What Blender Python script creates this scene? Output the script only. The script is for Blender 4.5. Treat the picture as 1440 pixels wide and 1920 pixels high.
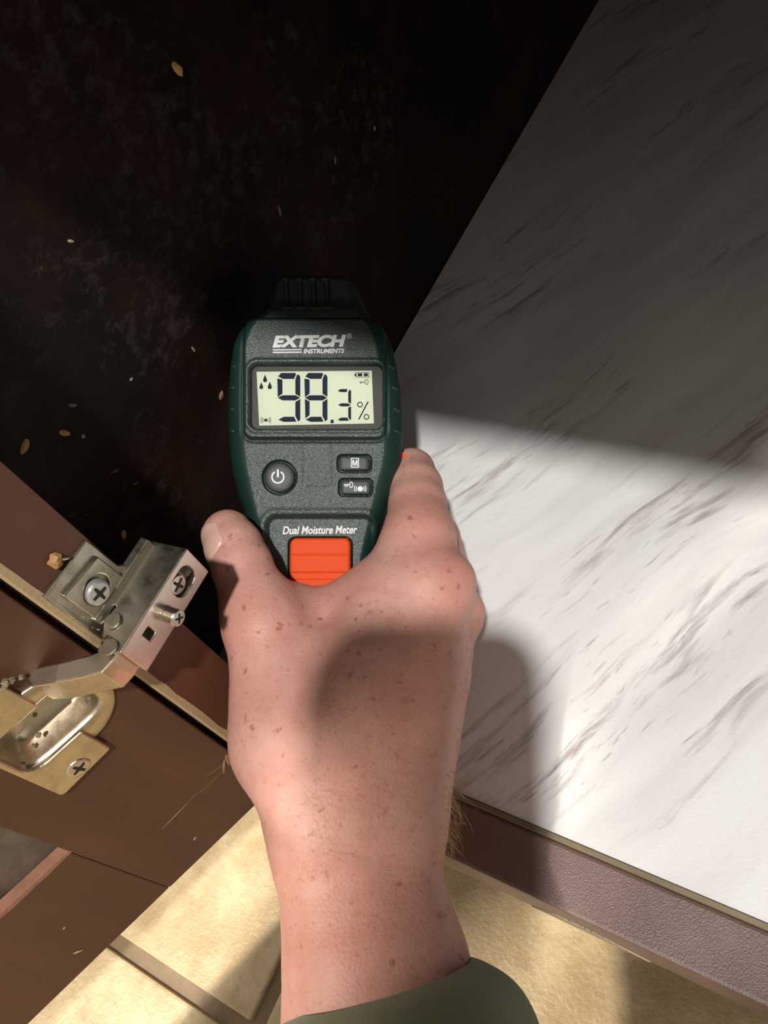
import bpy, bmesh, math, random
import numpy as np
from mathutils import Matrix, Vector
for o in list(bpy.data.objects): bpy.data.objects.remove(o)
S = bpy.context.scene
COL = S.collection
random.seed(7); RNG = np.random.default_rng(7)

# ------------------------------------------------------------------ camera
FPX = 1490.0
ROT = np.array([[0.85501101, 0.42589843, -0.29591671],      # camera right in world
                [0.21199102, -0.80776885, -0.55006298],     # camera down
                [-0.47330326, 0.40757822, -0.78093791]])    # camera forward
CAM = np.array([0.0, 0.0, 0.45])
cam = bpy.data.cameras.new('camera'); cam_o = bpy.data.objects.new('camera', cam); COL.objects.link(cam_o)
mw = Matrix.Identity(4)
for i in range(3):
    mw[i][0] = ROT[0][i]; mw[i][1] = -ROT[1][i]; mw[i][2] = -ROT[2][i]; mw[i][3] = CAM[i]
cam_o.matrix_world = mw
cam.sensor_fit = 'AUTO'; cam.sensor_width = 36.0; cam.lens = 36.0 * FPX / 1920.0
cam.clip_start = 0.005; cam.clip_end = 50
S.camera = cam_o

# ------------------------------------------------------------------ world, lamps, exposure
W = bpy.data.worlds.new('world'); S.world = W; W.use_nodes = True
W.node_tree.nodes['Background'].inputs[0].default_value = (1.0, 0.92, 0.82, 1)
W.node_tree.nodes['Background'].inputs[1].default_value = 0.72
def disk_lamp(name, loc, target, size, power, color):
    l = bpy.data.lights.new(name, 'AREA'); l.shape = 'DISK'; l.size = size; l.energy = power; l.color = color
    o = bpy.data.objects.new(name, l); COL.objects.link(o); o.location = loc
    o.rotation_euler = (Vector(target) - Vector(loc)).to_track_quat('-Z', 'Y').to_euler()
    return o
disk_lamp('ceiling_lamp', (0.66, -0.69, 2.40), (-0.1, 0.1, 0.14), 0.10, 53.0, (1.0, 0.97, 0.93))
disk_lamp('ceiling_lamp', (-0.88, -1.05, 2.40), (-0.1, 0.1, 0.14), 0.14, 72.0, (1.0, 0.91, 0.79))
S.view_settings.view_transform = 'Standard'; S.view_settings.look = 'None'
S.view_settings.exposure = 0.15; S.view_settings.gamma = 1.0; S.view_settings.use_curve_mapping = False

# ------------------------------------------------------------------ helpers
def ray(px, py):
    return ROT.T @ np.array([(px - 720.0) / FPX, (py - 960.0) / FPX, 1.0])
def at(px, py, dep):
    return CAM + dep * ray(px, py)
def onplane(px, py, P, n):
    r = ray(px, py); P = np.array(P, float); n = np.array(n, float)
    return CAM + r * (((P - CAM) @ n) / (r @ n))
def thing(name, label, cat, loc):
    o = bpy.data.objects.new(name, None); COL.objects.link(o); o.location = loc; o.empty_display_size = 0.05
    o['label'] = label; o['category'] = cat
    bpy.context.view_layer.update()
    return o
def obj(name, V, F, mat, parent=None, smooth=False, local=False, label=None):
    me = bpy.data.meshes.new(name)
    me.from_pydata([tuple(map(float, v)) for v in V], [], [tuple(map(int, f)) for f in F]); me.update()
    return link(name, me, mat, parent, smooth, local, label)
def link(name, me, mat, parent=None, smooth=False, local=False, label=None):
    if mat is not None and not me.materials: me.materials.append(mat)
    if smooth: me.shade_smooth()
    o = bpy.data.objects.new(name, me); COL.objects.link(o)
    if parent is not None:
        o.parent = parent
        if not local:
            M = parent.matrix_basis.copy(); p = parent
            while p.parent is not None:
                M = p.parent.matrix_basis @ p.matrix_parent_inverse @ M if False else p.parent.matrix_basis @ M
                p = p.parent
            o.matrix_parent_inverse = parent.matrix_world.inverted() if parent.type == 'EMPTY' else Matrix.Identity(4)
    if label: o['label'] = label
    return o
def bm_obj(name, bm, mat, parent=None, smooth=False, local=False, label=None):
    bmesh.ops.recalc_face_normals(bm, faces=bm.faces[:])
    me = bpy.data.meshes.new(name); bm.to_mesh(me); bm.free()
    return link(name, me, mat, parent, smooth, local, label)
def add_hexa(bm, pts8, bev=0.0, seg=2):
    """pts8: 4 bottom then 4 top corners"""
    b2 = bmesh.new()
    vs = [b2.verts.new(tuple(map(float, p))) for p in pts8]
    for f in ((0, 3, 2, 1), (4, 5, 6, 7), (0, 1, 5, 4), (1, 2, 6, 5), (2, 3, 7, 6), (3, 0, 4, 7)):
        b2.faces.new([vs[i] for i in f])
    bmesh.ops.recalc_face_normals(b2, faces=b2.faces[:])
    if bev: bmesh.ops.bevel(b2, geom=b2.edges[:], offset=bev, segments=seg, profile=0.6, affect='EDGES')
    me = bpy.data.meshes.new('tmp'); b2.to_mesh(me); b2.free(); bm.from_mesh(me); bpy.data.meshes.remove(me)
def box(name, lo, hi, mat, parent=None, bev=0.0, label=None):
    bm = bmesh.new(); (a, b, c), (d, e, f) = lo, hi
    add_hexa(bm, [(a, b, c), (d, b, c), (d, e, c), (a, e, c), (a, b, f), (d, b, f), (d, e, f), (a, e, f)], bev)
    return bm_obj(name, bm, mat, parent, label=label)
def plate_bm(outer, holes, th, O, U, V, N, bev=0.0):
    """flat plate with holes: 2D loops in the frame O,U,V extruded along N by th"""
    O, U, V, N = map(lambda a: np.array(a, float), (O, U, V, N))
    bm = bmesh.new()
    for lp in [outer] + list(holes):
        vs = [bm.verts.new(tuple(O + u * U + v * V)) for u, v in lp]
        for i in range(len(vs)): bm.edges.new((vs[i], vs[(i + 1) % len(vs)]))
    bmesh.ops.triangle_fill(bm, use_beauty=True, use_dissolve=False, edges=bm.edges[:], normal=Vector(N))
    r = bmesh.ops.extrude_face_region(bm, geom=bm.faces[:])
    bmesh.ops.translate(bm, vec=Vector(N * th), verts=[g for g in r['geom'] if isinstance(g, bmesh.types.BMVert)])
    bmesh.ops.recalc_face_normals(bm, faces=bm.faces[:])
    if bev:
        es = [e for e in bm.edges if len(e.link_faces) == 2 and e.calc_face_angle(0) > 0.6]
        bmesh.ops.bevel(bm, geom=es, offset=bev, segments=2, profile=0.5, affect='EDGES')
    return bm
def circ(cx, cy, r, n=28, ry=None, a0=0.0):
    ry = r if ry is None else ry
    return [(cx + r * math.cos(a0 + 2 * math.pi * i / n), cy + ry * math.sin(a0 + 2 * math.pi * i / n)) for i in range(n)]
def rrect(cx, cy, hx, hy, r, n=6):
    out = []
    for sx, sy, a in ((1, 1, 0), (-1, 1, 90), (-1, -1, 180), (1, -1, 270)):
        for i in range(n + 1):
            t = math.radians(a + 90 * i / n)
            out.append((cx + sx * (hx - r) + r * math.cos(t), cy + sy * (hy - r) + r * math.sin(t)))
    return out
def ss(a, b, x):
    t = np.clip((x - a) / (b - a), 0, 1); return t * t * (3 - 2 * t)

# ------------------------------------------------------------------ materials
def mat(name):
    m = bpy.data.materials.new(name); m.use_nodes = True
    nt = m.node_tree; b = nt.nodes['Principled BSDF']
    return m, nt, b
def N(nt, t, **kw):
    n = nt.nodes.new(t)
    for k, v in kw.items():
        if k.startswith('i_'):
            key = k[2:]
            n.inputs[int(key) if key.isdigit() else key].default_value = v
        else: setattr(n, k, v)
    return n
def coords(nt, scale=(1, 1, 1), rot=(0, 0, 0)):
    t = N(nt, 'ShaderNodeTexCoord'); mp = N(nt, 'ShaderNodeMapping')
    mp.inputs['Scale'].default_value = scale; mp.inputs['Rotation'].default_value = rot
    nt.links.new(t.outputs['Object'], mp.inputs['Vector']); return mp.outputs['Vector']
def noise(nt, vec, scale, detail=4, rough=0.55):
    n = N(nt, 'ShaderNodeTexNoise'); n.inputs['Scale'].default_value = scale
    n.inputs['Detail'].default_value = detail; n.inputs['Roughness'].default_value = rough
    nt.links.new(vec, n.inputs['Vector']); return n.outputs['Fac']
def ramp(nt, fac, stops, interp='LINEAR'):
    r = N(nt, 'ShaderNodeValToRGB'); r.color_ramp.interpolation = interp
    e = r.color_ramp.elements
    while len(e) < len(stops): e.new(0.5)
    for i, (p, c) in enumerate(stops):
        e[i].position = p
        e[i].color = (c, c, c, 1) if isinstance(c, (int, float)) else (*c, 1)
    nt.links.new(fac, r.inputs['Fac']); return r.outputs['Color']
def mix(nt, fac, a, b, mode='MIX'):
    m = N(nt, 'ShaderNodeMix', data_type='RGBA', blend_type=mode)
    for s, v in ((0, fac), (6, a), (7, b)):
        if isinstance(v, (int, float)): m.inputs[s].default_value = v
        elif isinstance(v, tuple): m.inputs[s].default_value = (*v, 1)
        else: nt.links.new(v, m.inputs[s])
    return m.outputs[2]
def bump(nt, b, h, strength, dist):
    n = N(nt, 'ShaderNodeBump'); n.inputs['Strength'].default_value = strength; n.inputs['Distance'].default_value = dist
    nt.links.new(h, n.inputs['Height']); nt.links.new(n.outputs['Normal'], b.inputs['Normal'])
def flat(name, col, rough=0.5, metal=0.0, emit=0.0, spec=0.5):
    m, nt, b = mat(name); b.inputs['Base Color'].default_value = (*col, 1); b.inputs['Roughness'].default_value = rough
    b.inputs['Metallic'].default_value = metal; b.inputs['Specular IOR Level'].default_value = spec
    if emit: b.inputs['Emission Color'].default_value = (*col, 1); b.inputs['Emission Strength'].default_value = emit
    return m
def painted(name, c1, c2, rough, bstr, bscale, streak=(1, 1, 0.25), spec=0.5):
    m, nt, b = mat(name); v = coords(nt, streak)
    n1 = noise(nt, v, 60, 6)
    nt.links.new(mix(nt, ramp(nt, n1, [(0.35, 0.0), (0.7, 1.0)]), c1, c2), b.inputs['Base Color'])
    b.inputs['Roughness'].default_value = rough; b.inputs['Specular IOR Level'].default_value = spec
    bump(nt, b, noise(nt, coords(nt), bscale, 3), bstr, 0.0004)
    return m
M = {}
M['stile'] = painted('brown_paint', (0.120, 0.044, 0.023), (0.090, 0.031, 0.016), 0.5, 0.25, 900)
M['door'] = painted('brown_door_paint', (0.098, 0.040, 0.021), (0.076, 0.030, 0.016), 0.5, 0.2, 900)
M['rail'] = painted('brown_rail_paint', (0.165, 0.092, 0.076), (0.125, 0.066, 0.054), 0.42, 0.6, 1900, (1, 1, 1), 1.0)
M['doorpanel'] = painted('scuffed_door_panel', (0.050, 0.030, 0.021), (0.15, 0.12, 0.095), 0.55, 0.9, 300, (1, 1, 0.5))
M['carcass'] = flat('brown_carcass', (0.05, 0.026, 0.017), 0.6)
def m_wall():
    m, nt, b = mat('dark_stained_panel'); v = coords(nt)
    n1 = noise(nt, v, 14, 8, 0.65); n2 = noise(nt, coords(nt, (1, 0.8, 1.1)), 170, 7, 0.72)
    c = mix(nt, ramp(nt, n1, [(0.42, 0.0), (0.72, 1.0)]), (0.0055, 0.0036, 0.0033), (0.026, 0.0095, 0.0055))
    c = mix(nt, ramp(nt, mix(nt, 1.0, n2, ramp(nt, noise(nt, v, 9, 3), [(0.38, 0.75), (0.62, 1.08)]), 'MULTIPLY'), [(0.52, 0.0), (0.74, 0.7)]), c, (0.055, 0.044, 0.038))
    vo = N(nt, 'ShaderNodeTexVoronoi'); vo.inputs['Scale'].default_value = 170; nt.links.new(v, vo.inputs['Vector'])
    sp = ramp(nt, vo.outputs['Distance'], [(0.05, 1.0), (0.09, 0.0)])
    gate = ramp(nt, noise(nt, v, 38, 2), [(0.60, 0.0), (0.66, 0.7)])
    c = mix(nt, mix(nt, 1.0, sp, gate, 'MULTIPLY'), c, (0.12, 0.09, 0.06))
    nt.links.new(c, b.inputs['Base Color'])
    nt.links.new(ramp(nt, n2, [(0.3, 0.38), (0.75, 0.7)]), b.inputs['Roughness'])
    b.inputs['Specular IOR Level'].default_value = 0.22
    bump(nt, b, n2, 0.35, 0.0006); return m
M['wall'] = m_wall()
def m_marble():
    m, nt, b = mat('white_marble_vinyl')
    ang = math.atan2(0.866, 0.5)
    t = N(nt, 'ShaderNodeTexCoord')
    wob = N(nt, 'ShaderNodeTexNoise'); wob.inputs['Scale'].default_value = 9; nt.links.new(t.outputs['Object'], wob.inputs['Vector'])
    sc = N(nt, 'ShaderNodeVectorMath', operation='MULTIPLY_ADD'); sc.inputs[1].default_value = (0.03, 0.03, 0); nt.links.new(wob.outputs['Color'], sc.inputs[0]); nt.links.new(t.outputs['Object'], sc.inputs[2])
    def str_(along, across, off):
        r1 = N(nt, 'ShaderNodeMapping'); r1.inputs['Rotation'].default_value = (0, 0, -ang); nt.links.new(sc.outputs[0], r1.inputs['Vector'])
        mp = N(nt, 'ShaderNodeMapping'); mp.inputs['Scale'].default_value = (along, across, 1); mp.inputs['Location'].default_value = off
        nt.links.new(r1.outputs[0], mp.inputs['Vector']); return mp.outputs[0]
    band = noise(nt, str_(5, 26, (3.1, 1.7, 0)), 1.0, 3)
    fine = noise(nt, str_(18, 150, (0.3, 5.2, 0)), 1.0, 5, 0.62)
    fine2 = noise(nt, str_(45, 330, (7.3, 2.2, 0)), 1.0, 4, 0.6)
    cloud = noise(nt, str_(7, 40, (1.0, 9.0, 0)), 1.0, 5)
    c = mix(nt, ramp(nt, cloud, [(0.42, 0.0), (0.78, 0.9)]), (0.82, 0.82, 0.81), (0.62, 0.59, 0.59))
    k1 = mix(nt, 1.0, ramp(nt, band, [(0.49, 0.0), (0.61, 1.0)]), ramp(nt, fine, [(0.52, 0.0), (0.66, 0.9)]), 'MULTIPLY')
    c = mix(nt, k1, c, (0.34, 0.29, 0.30))
    k2 = mix(nt, 1.0, ramp(nt, band, [(0.46, 0.0), (0.58, 1.0)]), ramp(nt, fine2, [(0.63, 0.0), (0.71, 0.7)]), 'MULTIPLY')
    c = mix(nt, k2, c, (0.33, 0.29, 0.295))
    nt.links.new(c, b.inputs['Base Color'])
    b.inputs['Roughness'].default_value = 0.42; b.inputs['Specular IOR Level'].default_value = 0.4
    bump(nt, b, noise(nt, t.outputs['Object'], 900, 2), 0.35, 0.0003); return m
M['marble'] = m_marble()
def m_tile():
    m, nt, b = mat('beige_ceramic_tile'); v = coords(nt)
    a = noise(nt, v, 34, 8, 0.66); d = noise(nt, v, 160, 6, 0.65)
    c = mix(nt, ramp(nt, a, [(0.38, 0.0), (0.66, 1.0)]), (0.42, 0.30, 0.155), (0.58, 0.465, 0.285))
    c = mix(nt, ramp(nt, d, [(0.54, 0.0), (0.72, 0.6)]), c, (0.31, 0.22, 0.12))
    nt.links.new(c, b.inputs['Base Color']); b.inputs['Roughness'].default_value = 0.36
    bump(nt, b, noise(nt, v, 420, 3), 0.4, 0.0008); return m
M['tile'] = m_tile()
M['grout'] = painted('brown_grout', (0.20, 0.145, 0.095), (0.28, 0.21, 0.14), 0.9, 0.8, 900, (1, 1, 1), 0.2)
M['raw'] = painted('raw_wood', (0.50, 0.37, 0.215), (0.36, 0.25, 0.135), 0.8, 0.5, 700, (1, 1, 0.1), 0.2)
M['rawred'] = painted('chipped_wood', (0.34, 0.17, 0.11), (0.20, 0.09, 0.055), 0.8, 0.6, 900, (1, 1, 1), 0.2)
M['strip'] = painted('pale_edge_strip', (0.30, 0.24, 0.15), (0.17, 0.13, 0.08), 0.6, 0.2, 600, (0.2, 1, 1), 0.3)
def m_metal(name, c1, c2, rough, grime):
    m, nt, b = mat(name); v = coords(nt)
    n = noise(nt, v, 160, 6, 0.65)
    nt.links.new(mix(nt, ramp(nt, n, [(0.45, 0.0), (0.75, 1.0)]), c1, c2), b.inputs['Base Color'])
    b.inputs['Metallic'].default_value = 1.0
    nt.links.new(ramp(nt, n, [(0.35, rough), (0.75, min(1, rough + grime))]), b.inputs['Roughness'])
    bump(nt, b, noise(nt, v, 1100, 3), 0.12, 0.0002); return m
M['nickel'] = m_metal('nickel_plate', (0.72, 0.66, 0.56), (0.60, 0.52, 0.41), 0.20, 0.2)
M['mirror'] = flat('polished_nickel', (0.82, 0.68, 0.60), 0.26, 1.0)  # base tinted pink to strengthen the hand's reflection
M['zinc'] = m_metal('zinc_side_plate', (0.47, 0.43, 0.35), (0.30, 0.27, 0.21), 0.30, 0.25)
M['brass'] = m_metal('nickel_cup', (0.66, 0.58, 0.45), (0.50, 0.42, 0.30), 0.24, 0.25)
M['screw'] = m_metal('screw_steel', (0.70, 0.66, 0.60), (0.50, 0.44, 0.36), 0.25, 0.2)
M['black'] = flat('dark_recess', (0.012, 0.010, 0.008), 0.7)
def m_grain(name, col, rough, gsc, gstr, spec=0.5):
    m, nt, b = mat(name); b.inputs['Base Color'].default_value = (*col, 1); b.inputs['Roughness'].default_value = rough
    b.inputs['Specular IOR Level'].default_value = spec
    bump(nt, b, noise(nt, coords(nt), gsc, 2, 0.5), gstr, 0.0003); return m
M['face'] = m_grain('textured_green_plastic', (0.020, 0.036, 0.030), 0.38, 1900, 0.9, 0.65)
M['rubber'] = m_grain('dark_green_rubber', (0.007, 0.030, 0.021), 0.50, 900, 0.12, 0.35)
M['cap'] = m_grain('black_green_cap', (0.022, 0.030, 0.027), 0.5, 900, 0.1, 0.5)
M['key'] = m_grain('dark_rubber_key', (0.030, 0.036, 0.034), 0.5, 1400, 0.25, 0.45)
M['orange'] = m_grain('orange_plastic', (0.74, 0.080, 0.016), 0.55, 900, 0.05, 0.12)
M['white'] = flat('white_print', (0.72, 0.74, 0.72), 0.5)
M['lcd'] = flat('lcd_panel', (0.57, 0.62, 0.47), 0.5, 0.0, 0.12, 0.1)
M['seg'] = flat('lcd_ink', (0.018, 0.024, 0.042), 0.6, 0, 0, 0.05)
M['lcdrim'] = flat('lcd_rim', (0.05, 0.047, 0.04), 0.5, 0, 0, 0.2)
def m_glass():
    m, nt, b = mat('clear_window'); nt.nodes.remove(b)
    out = nt.nodes['Material Output']; t = N(nt, 'ShaderNodeBsdfTransparent'); g = N(nt, 'ShaderNodeBsdfGlossy'); g.inputs['Roughness'].default_value = 0.05
    fr = N(nt, 'ShaderNodeFresnel'); fr.inputs['IOR'].default_value = 1.4; mx = N(nt, 'ShaderNodeMixShader')
    nt.links.new(fr.outputs[0], mx.inputs[0]); nt.links.new(t.outputs[0], mx.inputs[1]); nt.links.new(g.outputs[0], mx.inputs[2]); nt.links.new(mx.outputs[0], out.inputs[0]); return m
M['glass'] = m_glass()
def m_skin():
    m, nt, b = mat('skin'); v = coords(nt)
    at_ = N(nt, 'ShaderNodeAttribute', attribute_name='red'); 
    big = noise(nt, v, 45, 4); mid = noise(nt, v, 190, 4, 0.6)
    c = mix(nt, ramp(nt, big, [(0.35, 0.0), (0.68, 1.0)]), (0.63, 0.365, 0.300), (0.575, 0.295, 0.240))
    c = mix(nt, ramp(nt, mid, [(0.45, 0.0), (0.75, 0.55)]), c, (0.53, 0.245, 0.19))
    c = mix(nt, at_.outputs['Fac'], c, (0.56, 0.215, 0.175))
    vo = N(nt, 'ShaderNodeTexVoronoi'); vo.inputs['Scale'].default_value = 230
    wn = N(nt, 'ShaderNodeTexNoise'); wn.inputs['Scale'].default_value = 500; nt.links.new(v, wn.inputs['Vector'])
    wm = N(nt, 'ShaderNodeVectorMath', operation='MULTIPLY_ADD'); wm.inputs[1].default_value = (.004, .004, .004); nt.links.new(wn.outputs['Color'], wm.inputs[0]); nt.links.new(v, wm.inputs[2]); nt.links.new(wm.outputs[0], vo.inputs['Vector'])
    wv = ramp(nt, vo.outputs['Distance'], [(0.08, 1.0), (0.30, 0.0)])
    sep = N(nt, 'ShaderNodeSeparateColor'); nt.links.new(vo.outputs['Color'], sep.inputs[0])
    gate = ramp(nt, sep.outputs[0], [(0.45, 0.0), (0.92, 0.85)])
    c = mix(nt, mix(nt, 1.0, wv, gate, 'MULTIPLY'), c, (0.30, 0.10, 0.055))
    v2 = N(nt, 'ShaderNodeTexVoronoi'); v2.inputs['Scale'].default_value = 520; nt.links.new(wm.outputs[0], v2.inputs['Vector'])
    s2 = N(nt, 'ShaderNodeSeparateColor'); nt.links.new(v2.outputs['Color'], s2.inputs[0])
    c = mix(nt, mix(nt, 1.0, ramp(nt, v2.outputs['Distance'], [(0.1, 1.0), (0.4, 0.0)]), ramp(nt, s2.outputs[0], [(0.5, 0.0), (0.95, 0.55)]), 'MULTIPLY'), c, (0.40, 0.13, 0.085))
    nt.links.new(c, b.inputs['Base Color']); b.inputs['Roughness'].default_value = 0.5
    b.inputs['Specular IOR Level'].default_value = 0.4
    b.inputs['Subsurface Weight'].default_value = 0.12; b.inputs['Subsurface Radius'].default_value = (1, 0.35, 0.2); b.inputs['Subsurface Scale'].default_value = 0.003
    vc = N(nt, 'ShaderNodeTexVoronoi'); vc.inputs['Scale'].default_value = 900; nt.links.new(v, vc.inputs['Vector'])
    h = mix(nt, 0.5, vc.outputs['Distance'], mid)
    bump(nt, b, h, 0.28, 0.0006); return m
M['skin'] = m_skin()
M['nail'] = flat('thumbnail', (0.66, 0.40, 0.33), 0.32)
M['hair'] = flat('blond_hair', (0.42, 0.27, 0.13), 0.45)
def m_cloth():
    m, nt, b = mat('olive_fabric'); v = coords(nt)
    n = noise(nt, v, 40, 5); nt.links.new(mix(nt, n, (0.18, 0.205, 0.12), (0.26, 0.29, 0.18)), b.inputs['Base Color'])
    b.inputs['Roughness'].default_value = 0.9; b.inputs['Specular IOR Level'].default_value = 0.1; b.inputs['Sheen Weight'].default_value = 0.15
    bump(nt, b, noise(nt, v, 1400, 2), 0.3, 0.0005); return m
M['cloth'] = m_cloth()

# ------------------------------------------------------------------ floor of the room
ZM = 0.14                                   # height of the cabinet's bottom
floor = box('floor', (-1.6, -1.8, -0.02), (1.6, 0.9, -0.0035), M['grout']); floor['kind'] = 'structure'
GX, GY, TS, GW = -0.196, -0.080, 0.318, 0.0088
tmesh = None
for i in range(-3, 3):
    for j in range(-4, 1):
        if tmesh is None:
            bm = bmesh.new(); a = TS / 2 - GW / 2
            add_hexa(bm, [(-a, -a, -.012), (a, -a, -.012), (a, a, -.012), (-a, a, -.012), (-a, -a, 0), (a, -a, 0), (a, a, 0), (-a, a, 0)], 0.0016)
            t = bm_obj('tile', bm, M['tile'], floor); tmesh = t.data
        else:
            t = bpy.data.objects.new('tile', tmesh); COL.objects.link(t); t.parent = floor
        t.location = (GX + (i + .5) * TS, GY + (j + .5) * TS, 0.0005 * ((i * 7 + j * 3) % 3 - 1))

# ------------------------------------------------------------------ the cabinet
XW, XS, YF, YB = -0.2325, -0.1735, 0.0270, 0.0490     # inner side wall, stile edge, frame front, frame back
cab = thing('base_cabinet', 'dark brown wooden base cabinet with open door, beside the tiled floor', 'cabinet', (0.15, 0.3, 0.0))
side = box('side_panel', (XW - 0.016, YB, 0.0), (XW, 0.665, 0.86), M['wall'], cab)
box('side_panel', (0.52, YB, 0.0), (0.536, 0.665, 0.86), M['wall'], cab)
box('bottom_panel', (XW, YB, 0.122), (0.52, 0.65, 0.1385), M['carcass'], cab)
box('back_panel', (XW, 0.65, 0.0), (0.52, 0.665, 0.86), M['carcass'], cab)
box('top_panel', (XW - 0.03, 0.0, 0.862), (0.56, 0.665, 0.90), M['carcass'], cab)
box('toe_kick', (XW - 0.016, 0.115, 0.0), (0.536, 0.133, 0.121), M['carcass'], cab)
# left stile: painted, with the worn raw front arris
stile = box('stile', (XW - 0.02, YF + 0.0026, 0.108), (XS, YB, 0.86), M['stile'], cab, 0.0003)
box('stile_front', (XW - 0.02, YF + 0.0004, 0.108), (XS - 0.0011, YF + 0.0026, 0.86), M['wall'], cab, label='front face of the stile, coloured dark for the shadow of the door gap')  # dark wall material stands in for the shadow between stile and door
V, F = [], []
zs = np.linspace(0.109, 0.858, 120); prof = [(XS - 0.0012, YF + 0.0002), (XS - 0.0006, YF), (XS + 0.0002, YF + 0.0007), (XS + 0.0002, YF + 0.0030), (XS - 0.0012, YF + 0.0030)]
for z in zs:
    w = 0.0002 * math.sin(z * 310) * math.sin(z * 97 + 1) + 0.00018 * random.uniform(-1, 1)
    for k, (x, y) in enumerate(prof): V.append((x, y + (w if k == 3 else 0), z))
n = len(prof)
for i in range(len(zs) - 1):
    for k in range(n): F.append((i * n + k, i * n + (k + 1) % n, (i + 1) * n + (k + 1) % n, (i + 1) * n + k))
F += [tuple(range(n - 1, -1, -1)), tuple((len(zs) - 1) * n + k for k in range(n))]
obj('front_edge', V, F, M['raw'], cab, label='pale raw wood strip along the front edge of the stile')
box('stile', (0.47, YF, 0.108), (0.536, YB, 0.86), M['stile'], cab, 0.0008)
box('top_rail', (XS, YF, 0.609), (0.47, YB, 0.86), M['stile'], cab, 0.0008)
rail = box('bottom_rail', (XS + .0004, YF, 0.1035), (0.47, YB - 0.0012, 0.1392), M['rail'], cab, 0.0014)
box('edge_strip', (XS, YB - 0.0012, 0.128), (0.47, YB + 0.0008, 0.1412), M['strip'], cab, 0.0003, 'thin pale strip between the rail and the marble sheet')
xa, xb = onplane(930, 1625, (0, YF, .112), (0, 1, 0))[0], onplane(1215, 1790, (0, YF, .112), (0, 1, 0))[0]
M['edgelight'] = painted('painted_edge_light', (0.52, 0.44, 0.36), (0.36, 0.28, 0.22), 0.7, 0.4, 700, (.3, 1, 1), 0.2)  # pale tone paints in the light caught along the rail's front edge
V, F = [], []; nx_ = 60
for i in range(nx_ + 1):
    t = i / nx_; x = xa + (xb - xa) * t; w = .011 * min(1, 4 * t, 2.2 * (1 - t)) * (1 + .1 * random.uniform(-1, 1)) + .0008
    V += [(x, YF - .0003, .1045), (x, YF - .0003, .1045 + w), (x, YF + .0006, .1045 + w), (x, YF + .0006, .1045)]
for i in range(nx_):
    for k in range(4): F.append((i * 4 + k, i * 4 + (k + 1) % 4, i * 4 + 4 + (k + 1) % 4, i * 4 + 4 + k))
obj('lit_edge', V, F, M['edgelight'], rail)
# the marble liner lying on the bottom
V, F = [], []
liner = box('marble_liner', (XW + 0.0006, YB + 0.0012, 0.1386), (0.518, 0.648, ZM), M['marble'])
liner['label'] = 'white marble-patterned vinyl sheet with grey veins lining the cabinet bottom'; liner['category'] = 'liner'

# door, swung open 113 degrees: frame of its inner face
DC = np.array([-0.17914, 0.02544, 0.127]); DT = np.array([-0.39075, -0.9205, 0.0]); DN = np.array([0.9205, -0.39075, 0.0]); DZ = np.array([0, 0, 1.0])
def dpt(s, z, n=0.0): return DC + s * DT + (z - 0.127) * DZ + n * DN
CUP_S, CUP_Z, CUP_R = 0.0220, 0.2550, 0.0175
DW, SW, RH, ZT = 0.40, 0.0603, 0.0700, 0.622
door = obj('door', *(lambda pts: ([*pts], [(0, 3, 2, 1), (4, 5, 6, 7), (0, 1, 5, 4), (1, 2, 6, 5), (2, 3, 7, 6), (3, 0, 4, 7)]))(
    [dpt(s, z, n) for n in (-0.015, -0.0052) for s, z in ((SW - .006, .127 + RH - .006), (DW - SW + .006, .127 + RH - .006), (DW - SW + .006, ZT - RH + .006), (SW - .006, ZT - RH + .006))]), M['doorpanel'], cab)
hole = circ(CUP_S, CUP_Z, CUP_R + 0.0004, 40)
O0 = DC - DN * 0.019 - DZ * 0.127
bm_obj('door_stile', plate_bm([(0, .127), (SW, .127), (SW, ZT), (0, ZT)], [hole], 0.019, O0, DT, DZ, DN, 0.0007), M['door'], door)
box_s = lambda s0, s1, z0, z1: [(s0, z0), (s1, z0), (s1, z1), (s0, z1)]
bm_obj('door_rail', plate_bm(box_s(SW + .0001, DW - SW, .127, .127 + RH), [], 0.0188, O0, DT, DZ, DN, 0.0006), M['door'], door)
bm_obj('door_rail', plate_bm(box_s(SW + .0001, DW - SW, ZT - RH, ZT), [], 0.0188, O0, DT, DZ, DN, 0.0006), M['door'], door)
bm_obj('door_stile', plate_bm(box_s(DW - SW + .0001, DW, .127, ZT), [], 0.019, O0, DT, DZ, DN, 0.0007), M['door'], door)
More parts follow.
